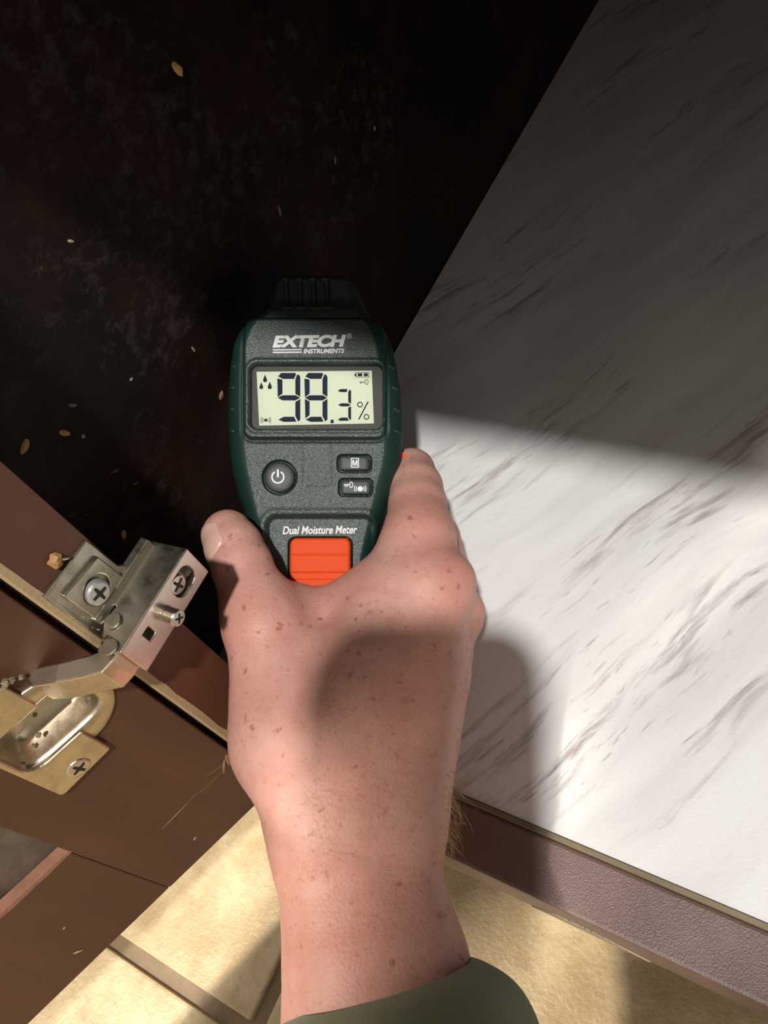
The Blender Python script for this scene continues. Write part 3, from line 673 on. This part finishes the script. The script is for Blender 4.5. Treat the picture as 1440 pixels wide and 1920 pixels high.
# slider with stepped ridges
yy = np.arange(1008, 1121, 1.0); SX = np.linspace(543, 657.5, 60)
SXX, SYY = np.meshgrid(SX, yy); sd = sd_rr(SXX, SYY, 600, 1066, 57.5, 58, 14)
SH = -2 + rnd(-sd, 6, 8) + 3.0 * ss(1036, 1044, SYY) - 2.0 * ss(1070, 1062, -SYY + 2132) * 0 - 3.0 * ss(1071, 1075, SYY) + 2.5 * ss(1084, 1088, SYY) 
SH = np.where(sd > 0, -14, SH)
pos = np.array([ml(x, y) for x, y in zip(SXX.ravel(), SYY.ravel())]); pos[:, 2] = SH.ravel() * PX
si = np.arange(len(yy) * 60).reshape(len(yy), 60); sq_ = np.stack([si[:-1, :-1], si[1:, :-1], si[1:, 1:], si[:-1, 1:]], -1)
keep = (sd[:-1, :-1] < 1.5) & (sd[1:, 1:] < 1.5)
grid_mesh('slide_button', pos.reshape(len(yy), 60, 3), sq_[keep], M['orange'], meter)
# LCD
def flatpoly(bm, pts, z):
    vs = [bm.verts.new(tuple(ml(x, y, z))) for x, y in pts]
    for i in range(len(vs)): bm.edges.new((vs[i], vs[(i + 1) % len(vs)]))
    bmesh.ops.triangle_fill(bm, use_beauty=True, edges=[e for e in bm.edges if not e.link_faces], normal=Vector((0, 0, 1)))
def ringpoly(bm, cx, cy, ro, ri, z, roy=None, riy=None, a0=0, a1=360, n=28):
    roy = ro if roy is None else roy; riy = ri if riy is None else riy
    o_, i_ = [], []
    full = abs(a1 - a0) >= 359.9
    for k in range(n + (0 if full else 1)):
        t = math.radians(a0 + (a1 - a0) * k / n); o_.append(bm.verts.new(tuple(ml(cx + ro * math.cos(t), cy + roy * math.sin(t), z)))); i_.append(bm.verts.new(tuple(ml(cx + ri * math.cos(t), cy + riy * math.sin(t), z))))
    L = len(o_)
    for k in range(L if full else L - 1):
        bm.faces.new((o_[k], o_[(k + 1) % L], i_[(k + 1) % L], i_[k]))
def up_normals(bm):
    for f in bm.faces:
        f.normal_update()
        if f.normal.z < 0: f.normal_flip()
def finish(name, bm, matl, parent, label=None):
    up_normals(bm); me = bpy.data.meshes.new(name); bm.to_mesh(me); bm.free()
    return link(name, me, matl, parent, False, parent is meter or True, label)
b2 = bmesh.new(); flatpoly(b2, rrect(594, 744, 124, 60, 12), -8.6); rim = finish('display_rim', b2, M['lcdrim'], meter)
b2 = bmesh.new(); flatpoly(b2, [(481, 697), (697, 695), (701, 794), (486, 798)], -8.2); lcd = finish('display', b2, M['lcd'], meter, 'pale green liquid crystal display')
cu = lambda u, v: (460 + .1944 * u, 670 + .1947 * v)
ZL = -7.9
A9 = {'a': [(315, 185), (345, 150), (480, 150), (490, 160), (470, 208), (365, 208)], 'f': [(308, 203), (358, 215), (358, 350), (312, 384)], 'b': [(500, 165), (518, 168), (530, 190), (530, 380), (482, 352), (482, 212)],
      'g': [(312, 389), (358, 365), (485, 365), (528, 389), (485, 415), (358, 415)], 'c': [(530, 400), (530, 598), (510, 620), (482, 565), (482, 430)], 'd': [(318, 600), (372, 572), (470, 572), (493, 620), (370, 622)], 'e': [(312, 400), (358, 425), (358, 555), (316, 590)]}
A3 = {'a': [(890, 320), (920, 305), (985, 305), (978, 335), (915, 335)], 'b': [(1005, 308), (1020, 325), (1020, 447), (992, 432), (992, 335)], 'g': [(893, 458), (925, 442), (990, 442), (1018, 458), (990, 473), (925, 473)], 'c': [(1020, 470), (1020, 590), (1010, 608), (992, 575), (992, 485)], 'd': [(890, 598), (925, 580), (985, 580), (998, 610), (915, 612)]}
for segs, off, tab in (('abfgcd', 0, A9), ('abfgcde', 262, A9), ('abgcd', 0, A3)):
    b2 = bmesh.new()
    for s in segs: flatpoly(b2, [cu(u + off, v) for u, v in tab[s]], ZL)
    finish('digit', b2, M['seg'], lcd)
b2 = bmesh.new()
flatpoly(b2, [cu(*p) for p in ((822, 606), (830, 600), (846, 600), (852, 606), (852, 634), (822, 634))], ZL); finish('decimal_point', b2, M['seg'], lcd)
b2 = bmesh.new()
for u, v in ((1106, 455), (1168, 573)):
    x, y = cu(u, v); ringpoly(b2, x, y, 5.4, 3.5, ZL)
flatpoly(b2, [cu(*p) for p in ((1178, 425), (1190, 428), (1099, 601), (1088, 596))], ZL); finish('percent_sign', b2, M['seg'], lcd)
for u, v0, v1 in ((190, 165, 240), (154, 238, 307), (236, 232, 307)):
    b2 = bmesh.new(); r = (v1 - v0) * .27; vc_ = v1 - r
    pts = [(u, v0)] + [(u + r * math.cos(math.radians(a)), vc_ + r * math.sin(math.radians(a))) for a in range(-35, 216, 25)]
    flatpoly(b2, [cu(*p) for p in pts], ZL); finish('drop_icon', b2, M['seg'], lcd)
b2 = bmesh.new()
for p in ([(1065, 145), (1195, 145), (1195, 150), (1065, 150)], [(1065, 188), (1195, 188), (1195, 193), (1065, 193)], [(1190, 150), (1195, 150), (1195, 188), (1190, 188)], [(1065, 150), (1072, 150), (1072, 188), (1065, 188)], [(1053, 158), (1065, 158), (1065, 180), (1053, 180)], [(1084, 154), (1128, 154), (1128, 182), (1084, 182)], [(1144, 154), (1182, 154), (1182, 182), (1144, 182)]):
    flatpoly(b2, [cu(*q) for q in p], ZL)
finish('battery_icon', b2, M['seg'], lcd)
b2 = bmesh.new(); x, y = cu(1169, 237); ringpoly(b2, x, y, 3.6, 2.6, ZL, 5.0, 3.8)
flatpoly(b2, [cu(*p) for p in ((1100, 236), (1151, 236), (1151, 243), (1100, 243))], ZL); flatpoly(b2, [cu(*p) for p in ((1112, 243), (1118, 243), (1118, 256), (1112, 256))], ZL); finish('key_icon', b2, M['seg'], lcd)
b2 = bmesh.new(); x, y = cu(197, 605); flatpoly(b2, circ(x, y, 3.0, 18), ZL)
for r, w in ((5.2, .9), (7.6, .9), (10.0, .9)):
    for c_ in (0, 180): ringpoly(b2, x, y, r, r - w, ZL, None, None, c_ - 40, c_ + 40, 8)
finish('sound_icon', b2, M['seg'], lcd)
b2 = bmesh.new(); flatpoly(b2, rrect(594, 744, 123.5, 59.5, 13), -1.5); finish('display_window', b2, M['glass'], meter)
# print on the keys
b2 = bmesh.new(); ringpoly(b2, 521, 894.5, 12.5, 9.6, 3.7, None, None, -60, 240, 30); flatpoly(b2, [(519.2, 880), (522.8, 880), (522.8, 895), (519.2, 895)], 3.7); finish('power_symbol', b2, M['white'], pk)
b2 = bmesh.new()
for p in ([(658, 858.5), (673, 858.5), (673, 860), (658, 860)], [(658, 875.5), (673, 875.5), (673, 877), (658, 877)], [(658, 860), (659.5, 860), (659.5, 875.5), (658, 875.5)], [(671.5, 860), (673, 860), (673, 875.5), (671.5, 875.5)],
          [(660.6, 862.5), (663.0, 862.5), (665.5, 869.5), (668.0, 862.5), (670.4, 862.5), (670.4, 873.5), (668.6, 873.5), (668.6, 866.5), (666.2, 873.5), (664.8, 873.5), (662.4, 866.5), (662.4, 873.5), (660.6, 873.5)]): flatpoly(b2, p, 4.2)
finish('mode_symbol', b2, M['white'], mk_)
b2 = bmesh.new(); ringpoly(b2, 658.5, 909, 3.6, 2.2, 4.2, 6, 4.4); flatpoly(b2, [(645, 908), (655, 908), (655, 910), (645, 910)], 4.2)
for x in (646.5, 650): flatpoly(b2, [(x, 910), (x + 1.7, 910), (x + 1.7, 912.5), (x, 912.5)], 4.2)
flatpoly(b2, circ(675.5, 916.5, 5, 22), 4.2)
for r in (8.0, 11.5):
    for c_ in (0, 180): ringpoly(b2, 675.5, 916.5, r, r - 1.5, 4.2, None, None, c_ - 32, c_ + 32, 8)
finish('lock_symbol', b2, M['white'], lk_)
# lettering
def text(name, body, px, py, wpx, hpx, z, bold, shear, matl, parent):
    cu_ = bpy.data.curves.new(name, 'FONT'); cu_.body = body; cu_.size = 1.0; cu_.offset = bold; cu_.shear = shear; cu_.resolution_u = 4; cu_.fill_mode = 'FRONT'
    to = bpy.data.objects.new(name, cu_); COL.objects.link(to); bpy.context.view_layer.update()
    me = bpy.data.meshes.new_from_object(to.evaluated_get(bpy.context.evaluated_depsgraph_get())); bpy.data.objects.remove(to)
    c = np.array([v.co[:] for v in me.vertices]); lo, hi = c.min(0), c.max(0)
    for v in me.vertices:
        u = (v.co.x - lo[0]) / (hi[0] - lo[0]); w = (v.co.y - lo[1]) / (hi[1] - lo[1])
        v.co = ml(px + u * wpx - 0.0 * w, py - w * hpx - 0.012 * (u * wpx), z)
    me.materials.clear(); return link(name, me, matl, parent, False, True)
text('brand_lettering', 'EXTECH', 511, 652, 138, 23, 8.0, .055, .22, M['white'], meter)
text('brand_lettering', 'INSTRUMENTS', 569, 663, 77, 8.6, 8.0, .035, .22, M['white'], meter)
text('brand_lettering', '®', 650, 635, 10, 10, 8.0, .0, .0, M['white'], meter)
b2 = bmesh.new()
flatpoly(b2, [(512, 655), (566, 654.4), (565, 656.6), (511.5, 657.2)], 8.0); flatpoly(b2, [(511.5, 659.6), (566, 659), (566, 661.4), (511, 662)], 8.0); finish('brand_lettering', b2, M['white'], meter)
text('model_lettering', 'Dual Moisture Meter', 530, 1002, 140, 15, -6.2, .022, .22, M['white'], meter)

# ------------------------------------------------------------------ hand and forearm: one continuous skin from blended tapered limbs
def L3(px, py, dep): return np.array([(px - 720) / FPX * dep, (py - 960) / FPX * dep, dep])     # camera-aligned millimetres
prims = []
def limb(pts, k):
    prims.append(([(L3(*a[:3]), L3(*b[:3]), a[3], b[3]) for a, b in zip(pts[:-1], pts[1:])], k))
# forearm and wrist
limb([(655, 2060, 226, 20), (640, 1800, 243, 18.0), (610, 1640, 253, 15.0), (602, 1550, 258, 15.2)], 9)
limb([(815, 2060, 226, 20), (772, 1800, 244, 17.5), (742, 1640, 254, 14.2), (742, 1540, 259, 14.2)], 9)
limb([(730, 2060, 224, 22), (705, 1800, 240, 20), (672, 1640, 252, 16.5), (668, 1540, 257, 16.5)], 9)
# wrist into the back of the hand
limb([(600, 1560, 258, 15.5), (575, 1460, 265, 17.5), (548, 1390, 272, 19.5)], 10)
limb([(668, 1545, 257, 16.5), (665, 1440, 263, 18), (690, 1250, 279, 18), (735, 1130, 289, 14.0)], 10)
limb([(742, 1545, 259, 14.2), (752, 1440, 266, 15), (790, 1260, 280, 14.5), (812, 1105, 287, 12.5)], 10)
limb([(745, 1530, 262, 13), (765, 1420, 272, 14), (815, 1260, 290, 12.5), (838, 1160, 298, 11.2)], 8)
limb([(752, 1500, 266, 12), (780, 1390, 282, 13), (822, 1240, 302, 11)], 8)
limb([(752, 1480, 270, 11), (785, 1370, 290, 11.5), (812, 1290, 306, 10)], 8)
# thumb muscle and thumb
limb([(548, 1395, 271, 19.2), (522, 1300, 277, 16.8), (499, 1190, 283, 13.6), (472, 1115, 288, 11.6), (454, 1062, 292, 11.2), (439, 1025, 296, 10.6), (427, 1003, 299, 9.6)], 8)
# palm between thumb and index, the web
limb([(560, 1370, 272, 17), (600, 1270, 285, 16), (610, 1205, 295, 12.5)], 11)
limb([(500, 1165, 287, 11.5), (555, 1146, 297, 9.8), (618, 1154, 302, 10), (700, 1135, 296, 12), (790, 1110, 289, 12)], 11)
limb([(660, 1330, 273, 17), (740, 1200, 285, 15)], 11)
# index finger
limb([(806, 1108, 288, 13.2), (788, 1020, 299, 12.4), (783, 950, 313, 11.6), (780, 915, 322, 10.8), (772, 884, 333, 9.6), (758, 885, 348, 9.0), (690, 915, 362, 8.2), (640, 940, 362, 7.6)], 5)
limb([(640, 1165, 302, 10.5), (735, 1085, 298, 11.0), (784, 1010, 301, 11.4)], 9)
# middle, ring and little finger curled under the meter
limb([(838, 1160, 298, 11.6), (830, 1080, 312, 11.0), (816, 1010, 326, 10.2), (765, 1020, 345, 8.8), (690, 1040, 353, 8.0)], 2.2)
limb([(826, 1235, 304, 11), (822, 1170, 318, 9.8), (808, 1110, 332, 9.2), (765, 1115, 345, 8.2), (690, 1120, 350, 7.6)], 2.2)
limb([(812, 1290, 306, 10), (800, 1240, 318, 8.8), (785, 1200, 328, 8.0), (745, 1195, 338, 7.2), (690, 1195, 342, 6.8)], 2.2)
# knuckle bumps
for px, py, dep, r in ((846, 1092, 288, 7.5), (868, 1150, 297, 7), (474, 1166, 283, 8), (610, 1395, 259, 12)):
    limb([(px, py, dep, r), (px + 1, py - 6, dep, r)], 7)
H = 0.85
lo = np.array([1e9] * 3); hi = -lo
for segs_, k in prims:
    for a, b, ra, rb in segs_: lo = np.minimum(lo, np.minimum(a - ra, b - rb)); hi = np.maximum(hi, np.maximum(a + ra, b + rb))
lo -= 3; hi += 3; hi[1] = min(hi[1], (2050 - 960) / FPX * 228)
dim = np.ceil((hi - lo) / H).astype(int) + 1
G = np.full(dim, 60.0, np.float32)
axs = [lo[i] + H * np.arange(dim[i]) for i in range(3)]
def smin(g, d, k):
    h = np.clip(.5 + .5 * (g - d) / k, 0, 1); return g * (1 - h) + d * h - k * h * (1 - h)
for segs_, k in prims:
    l2 = np.min([np.minimum(a, b) - max(ra, rb) - 14 for a, b, ra, rb in segs_], 0); h2 = np.max([np.maximum(a, b) + max(ra, rb) + 14 for a, b, ra, rb in segs_], 0)
    sl_ = [slice(max(0, int((l2[i] - lo[i]) / H)), min(dim[i], int((h2[i] - lo[i]) / H) + 2)) for i in range(3)]
    X, Y, Z = np.meshgrid(*[axs[i][sl_[i]].astype(np.float32) for i in range(3)], indexing='ij', sparse=True); D = None
    for a, b, ra, rb in segs_:
        ab = b - a; t = np.clip(((X - a[0]) * ab[0] + (Y - a[1]) * ab[1] + (Z - a[2]) * ab[2]) / max(1e-6, ab @ ab), 0, 1)
        d = np.sqrt((X - a[0] - t * ab[0]) ** 2 + (Y - a[1] - t * ab[1]) ** 2 + (Z - a[2] - t * ab[2]) ** 2) - (ra + (rb - ra) * t)
        D = d if D is None else smin(D, d, 1.2)
    G[tuple(sl_)] = smin(G[tuple(sl_)], D, k)
def surface_nets(G, lo, H):
    inside = G < 0; c = [slice(None, -1), slice(1, None)]
    cnt = np.zeros(np.array(G.shape) - 1, np.int8)
    for i in range(2):
        for j in range(2):
            for k in range(2): cnt += inside[c[i], c[j], c[k]]
    ci = np.argwhere((cnt > 0) & (cnt < 8)); acc = np.zeros((len(ci), 3)); num = np.zeros(len(ci))
    for ax_ in range(3):
        o1, o2 = [q for q in range(3) if q != ax_]
        for i in range(2):
            for j in range(2):
                p0 = ci.copy(); p0[:, o1] += i; p0[:, o2] += j; p1 = p0.copy(); p1[:, ax_] += 1
                g0 = G[tuple(p0.T)]; g1 = G[tuple(p1.T)]; m_ = (g0 < 0) != (g1 < 0)
                t = np.where(m_, g0 / np.where(m_, g0 - g1, 1), 0); P = p0.astype(float); P[:, ax_] += t
                acc[m_] += P[m_]; num[m_] += 1
    V = lo + H * acc / num[:, None]
    ids = -np.ones(cnt.shape, np.int64); ids[tuple(ci.T)] = np.arange(len(ci)); Q = []
    for ax_ in range(3):
        o1, o2 = (ax_ + 1) % 3, (ax_ + 2) % 3
        s0 = [slice(None)] * 3; s1 = [slice(None)] * 3; s0[ax_] = slice(None, -1); s1[ax_] = slice(1, None)
        ch = inside[tuple(s0)] != inside[tuple(s1)]; e = np.argwhere(ch)
        ok = (e[:, o1] > 0) & (e[:, o2] > 0) & (e[:, o1] < G.shape[o1] - 1) & (e[:, o2] < G.shape[o2] - 1); e = e[ok]
        def cell(d1, d2):
            q = e.copy(); q[:, o1] -= d1; q[:, o2] -= d2; return ids[tuple(q.T)]
        q = np.stack([cell(1, 1), cell(0, 1), cell(0, 0), cell(1, 0)], -1)
        fl_ = ~inside[tuple(e.T)]; q[fl_] = q[fl_][:, ::-1]; Q.append(q)
    return V, np.concatenate(Q)
HV, HQ = surface_nets(G, lo, H)
# outward vertex normals from the field gradient
gi = np.clip(((HV - lo) / H).round().astype(int), 1, np.array(G.shape) - 2)
GN = np.stack([G[tuple((gi + d).T)] - G[tuple((gi - d).T)] for d in np.eye(3, dtype=int)], -1); GN /= np.linalg.norm(GN, axis=1)[:, None] + 1e-9
HW = CAM + (HV / 1000.0) @ ROT; GNW = GN @ ROT
ppx = 720 + FPX * HV[:, 0] / HV[:, 2]; ppy = 960 + FPX * HV[:, 1] / HV[:, 2]
me = bpy.data.meshes.new('person'); me.vertices.add(len(HW)); me.vertices.foreach_set('co', HW.astype(np.float32).ravel())
me.loops.add(HQ.size); me.loops.foreach_set('vertex_index', HQ.astype(np.int32).ravel()); me.polygons.add(len(HQ)); me.polygons.foreach_set('loop_start', np.arange(0, HQ.size, 4, dtype=np.int32)); me.update(calc_edges=True); me.validate()
red = np.zeros(len(HV))
for px, py, dep, s, w in ((850, 1090, 280, 11, .6), (876, 1155, 294, 9, .55), (470, 1165, 280, 13, .5), (800, 960, 296, 11, .35), (445, 1040, 298, 12, .35), (650, 1200, 280, 24, .2), (790, 1330, 268, 25, .25), (700, 1760, 225, 26, .35), (640, 1480, 245, 22, .2), (450, 1270, 270, 14, .25)):
    c = L3(px, py, dep); red = np.maximum(red, w * np.exp(-((HV - c) ** 2).sum(1) / (2 * s * s)))
at_ = me.attributes.new('red', 'FLOAT', 'POINT'); at_.data.foreach_set('value', red.astype(np.float32))
person = link('person', me, M['skin'], None, True)
person['label'] = 'right hand and forearm in olive green sleeve, gripping the moisture meter'; person['category'] = 'person'
# make sure normals face outwards
b2 = bmesh.new(); b2.from_mesh(me); bmesh.ops.recalc_face_normals(b2, faces=b2.faces[:]); b2.to_mesh(me); b2.free(); me.shade_smooth()

def field(p):
    q = np.clip((p - lo) / H, 0, np.array(G.shape) - 1.001); i = q.astype(int); f = q - i; g = 0.0
    for a in (0, 1):
        for b in (0, 1):
            for c in (0, 1): g += float(G[i[0] + a, i[1] + b, i[2] + c]) * (f[0] if a else 1 - f[0]) * (f[1] if b else 1 - f[1]) * (f[2] if c else 1 - f[2])
    return g
def field_hit(p, d):
    """march from p (mm) along d to the skin"""
    for i in range(60):
        g = field(p)
        if abs(g) < 0.01: break
        p = p + d * g * .9
    return p
# thumbnail: a curved shell on the outer side of the tip
A0, A1 = L3(445, 1042, 294), L3(426, 998, 299); axv = A1 - A0; axv /= np.linalg.norm(axv)
dors = np.array([-.86, 0.0, -.50]); dors -= axv * (dors @ axv); dors /= np.linalg.norm(dors); lat = np.cross(axv, dors)
V, F = [], []; nu_, nv_ = 13, 15
for i in range(nv_):
    s = i / (nv_ - 1)
    for j in range(nu_):
        a = (j / (nu_ - 1) - .5) * 2; wid = math.radians(52) * (1 - .35 * max(0, (0.22 - s) / .22) ** 2 - .45 * max(0, (s - .78) / .22) ** 2)
        ang = a * wid; dr = math.cos(ang) * dors + math.sin(ang) * lat
        curve = -2.6 * (a * a) * (1 if s > .5 else -1) * (1 if (s > .8 or s < .2) else 0) * 0
        base = A0 + axv * (-1.0 + 16.5 * s - (2.2 * a * a) * max(0, (s - .5) / .5) + (1.6 * a * a) * max(0, (.4 - s) / .4))
        p = field_hit(base + dr * 18, -dr); V.append(p + dr * (.38 if 0 < i < nv_ - 1 and 0 < j < nu_ - 1 else -.25))
V = [CAM + (np.array(v) / 1000) @ ROT for v in V]
for i in range(nv_ - 1):
    for j in range(nu_ - 1): F.append((i * nu_ + j, i * nu_ + j + 1, (i + 1) * nu_ + j + 1, (i + 1) * nu_ + j))
obj('thumbnail', V, F, M['nail'], person, smooth=True)
# arm hair
V, F = [], []
def strand(p, n_, d, L, curl, r=0.055):
    m_ = 5; pts = []
    for i in range(m_):
        t = i / (m_ - 1); pts.append(p + n_ * (L * .42 * math.sin(t * 1.9)) + d * L * t + curl * L * t * t)
    b = len(V)
    for i, q in enumerate(pts):
        tg = pts[min(i + 1, m_ - 1)] - pts[max(i - 1, 0)]; tg /= np.linalg.norm(tg) + 1e-9; u = np.cross(tg, [0, 0, 1.0]); u /= np.linalg.norm(u) + 1e-9; w = np.cross(tg, u); rr = r * (1 - .75 * i / (m_ - 1))
        for k in range(3): V.append(q + rr * (math.cos(k * 2.094) * u + math.sin(k * 2.094) * w))
    for i in range(m_ - 1):
        for k in range(3): F.append((b + i * 3 + k, b + i * 3 + (k + 1) % 3, b + i * 3 + 3 + (k + 1) % 3, b + i * 3 + 3 + k))
front = GN[:, 2] < 0.35
def scatter(mask, n, dirf, Lr, r=.05):
    ids_ = np.flatnonzero(mask)
    if len(ids_) == 0: return
    for i in RNG.choice(ids_, n):
        nrm = GN[i]; d = np.array(dirf) + RNG.normal(0, .35, 3); d -= nrm * (d @ nrm); d /= np.linalg.norm(d); strand(HV[i], nrm, d, RNG.uniform(*Lr), RNG.normal(0, .25, 3), r)
scatter((ppx > 770) & (ppy > 1440) & (ppy < 1600) & (GN[:, 0] > .75) , 120, (.3, .9, .2), (6, 12), .075)
scatter((ppx > 800) & (ppy > 1180) & (ppy < 1450) & (GN[:, 0] > .6) & (GN[:, 2] < .5), 70, (.5, .3, 0), (3, 6), .055)
scatter((ppx > 840) & (ppy > 1000) & (ppy < 1130) & (GN[:, 0] > .6) & (GN[:, 2] < .6), 26, (.7, -.3, 0), (2, 4), .035)
scatter((ppx > 690) & (ppy > 1200) & (ppy < 1480) & (GN[:, 2] < -.4), 60, (.3, .9, 0), (4, 7), .035)
scatter((ppx > 560) & (ppx < 780) & (ppy > 1420) & (ppy < 1640) & (GN[:, 2] < -.5), 90, (.95, .25, 0), (4, 8), .035)
V = [CAM + (np.array(v) / 1000) @ ROT for v in V]
hair = obj('arm_hair', V, F, M['hair'], person); hair['kind'] = 'stuff'

# sleeve
rows = [  # left px,py / right px,py / depth / depth half-thickness (mm)
    ((548, 1898), (893, 1800), 236, 27), ((540, 1906), (905, 1804), 235, 30), ((522, 1925), (945, 1822), 233, 34), ((505, 1950), (985, 1858), 230, 37), ((490, 1985), (1012, 1912), 226, 39), ((470, 2050), (1030, 2000), 219, 41), ((440, 2200), (1050, 2180), 206, 43), ((400, 2400), (1060, 2400), 194, 45)]
V, F = [], []; m = 64
def srow(lp, rp, dep, hz, ins):
    A, B = L3(*lp, dep), L3(*rp, dep); c = (A + B) / 2; u = (B - A) / 2; ul = np.linalg.norm(u); u2 = u * (ul - ins) / ul
    axis = np.array([0.1, 1.0, -.42]); axis /= np.linalg.norm(axis); w = np.cross(u / ul, axis); w /= np.linalg.norm(w)
    if w[2] > 0: w = -w
    out = []
    for i in range(m):
        t = 2 * math.pi * i / m; wr = 1 + .012 * math.sin(5 * t + dep) + .008 * math.sin(9 * t + dep * 2)
        out.append(c + u2 * math.cos(t) * wr + w * (hz - ins) * math.sin(t) * wr)
    return out
seq = [srow(*r, 0) for r in rows]; inn = [srow(*r, 2.2) for r in rows]
seq = inn[3::-1] + [[(p + q) / 2 + np.array([0, -.7, 0]) for p, q in zip(inn[0], seq[0])]] + seq
V = [CAM + (p / 1000) @ ROT for r in seq for p in r]
for k in range(len(seq) - 1):
    for i in range(m): F.append((k * m + i, k * m + (i + 1) % m, (k + 1) * m + (i + 1) % m, (k + 1) * m + i))
slv = obj('sleeve', V, F, M['cloth'], person, smooth=True, label='olive green sleeve cuff')
sb_ = slv.modifiers.new('smooth', 'SUBSURF'); sb_.levels = 2; sb_.render_levels = 2

# ------------------------------------------------------------------ the rest of the crouching person, behind the lens: jacket, head and hair shade the right side
def blob(name, chains, h_, matl, parent, k=0.03):
    l_ = np.min([np.array(p[:3]) - p[3] for c_ in chains for p in c_], 0) - 2 * h_; u_ = np.max([np.array(p[:3]) + p[3] for c_ in chains for p in c_], 0) + 2 * h_
    dm = np.ceil((u_ - l_) / h_).astype(int) + 1; X, Y, Z = np.meshgrid(*[l_[i] + h_ * np.arange(dm[i]) for i in range(3)], indexing='ij', sparse=True); g = np.full(dm, 9.0)
    for c_ in chains:
        for p, q in zip(c_[:-1], c_[1:]):
            a, b = np.array(p[:3]), np.array(q[:3]); ab = b - a; t = np.clip(((X - a[0]) * ab[0] + (Y - a[1]) * ab[1] + (Z - a[2]) * ab[2]) / max(1e-9, ab @ ab), 0, 1)
            g = smin(g, np.sqrt((X - a[0] - t * ab[0]) ** 2 + (Y - a[1] - t * ab[1]) ** 2 + (Z - a[2] - t * ab[2]) ** 2) - (p[3] + (q[3] - p[3]) * t), k)
    v_, q_ = surface_nets(g, l_, h_); b2 = bmesh.new(); vs = [b2.verts.new(tuple(p)) for p in v_]
    for f in q_: b2.faces.new([vs[i] for i in f])
    return bm_obj(name, b2, matl, parent, True)
blob('jacket', [[(-0.020, -0.110, 0.197, .047), (0.050, -0.200, 0.235, .052), (0.195, -0.212, 0.65, .056), (0.285, -0.285, 0.90, .066)],
                [(0.285, -0.285, 0.90, .066), (0.10, -0.50, 0.90, .10), (-0.16, -0.54, 0.88, .085)],
                [(0.02, -0.86, 0.32, .17), (0.03, -0.62, 0.72, .165), (0.02, -0.50, 0.84, .13)]], 0.012, M['cloth'], person, 0.05)
HC = np.array([-0.234, -0.258, 0.880])
hd = lambda x, y, z, r: (HC[0] + x, HC[1] + y, HC[2] + z, r)
blob('head', [[hd(0, -.02, .02, .083), hd(0, .02, .0, .080), hd(0, .055, -.05, .058), hd(0, .062, -.085, .040)], [hd(0, .095, -.015, .010), hd(0, .108, -.045, .014)], [hd(-.085, -.005, -.01, .014), hd(-.085, -.012, -.04, .010)], [hd(.085, -.005, -.01, .014), hd(.085, -.012, -.04, .010)],
              [hd(.02, -.03, -.06, .055), (-0.08, -0.44, 0.84, .062)]], 0.007, M['skin'], person, 0.02)
blob('hair', [[hd(0, -.035, .04, .086), hd(0, .01, .045, .080)], [hd(-.03, -.06, .0, .06), hd(.03, -.06, .0, .06)]], 0.008, flat('brown_hair', (0.09, 0.05, 0.025), 0.6), person, 0.02)

# ------------------------------------------------------------------ the phone that takes the picture (behind the lens; it shades the hand)
ph = thing('smartphone', 'black smartphone held above the hand and meter', 'phone', CAM - 0.02 * ROT[2])
def camf(x, y, z): return CAM + np.array([x, y, z]) @ ROT      # right, down, forward (m)
BLK = flat('phone_black', (0.02, 0.02, 0.022), 0.3)
bm_obj('phone_body', plate_bm(rrect(-0.0210, 0.0620, 0.0355, 0.0735, 0.019, 8), [], 0.008, camf(0, 0, -0.0135), ROT[0], ROT[1], ROT[2], 0.0012), BLK, ph)
bm_obj('phone_screen', plate_bm(rrect(-0.0210, 0.0620, 0.0335, 0.0715, 0.012, 8), [], 0.0003, camf(0, 0, -0.0138), ROT[0], ROT[1], ROT[2]), flat('screen_glass', (0.01, 0.01, 0.012), 0.05), ph)
bm_obj('lens_ring', plate_bm(circ(0, 0, 0.0075, 32), [circ(0, 0, 0.0055, 32)], 0.002, camf(0, 0, -0.0056), ROT[0], ROT[1], ROT[2], .0002), flat('lens_metal', (0.1, 0.1, 0.11), 0.3, 1.0), ph)
# left hand holding the phone by its edge
lc_ = lambda x, y, z, r: (*camf(x / 1000, y / 1000, z / 1000), r / 1000)
blob('left_hand', [[lc_(-150, 250, -50, 26), lc_(-112, 165, -22, 24), lc_(-88, 125, -8, 20), lc_(-80, 84, -6, 15)], [lc_(-90, 112, 0, 15), lc_(-78, 66, 0, 11)],
                   [lc_(-80, 110, -18, 12), lc_(-66, 82, -24, 10), lc_(-48, 62, -22, 8.5)]] +
                  [[lc_(-78, y0, 2, 10), lc_(-66, y0 - 3, 6, 9), lc_(-48, y0 - 6, 4, 8)] for y0 in (62, 79, 96, 112)], 0.0035, M['skin'], person, 0.008)
blob('sleeve', [[lc_(-138, 222, -42, 36), lc_(-190, 330, -80, 46), (-0.13, -0.52, 0.50, .055), (-0.16, -0.54, 0.86, .075)]], 0.009, M['cloth'], person, 0.02)
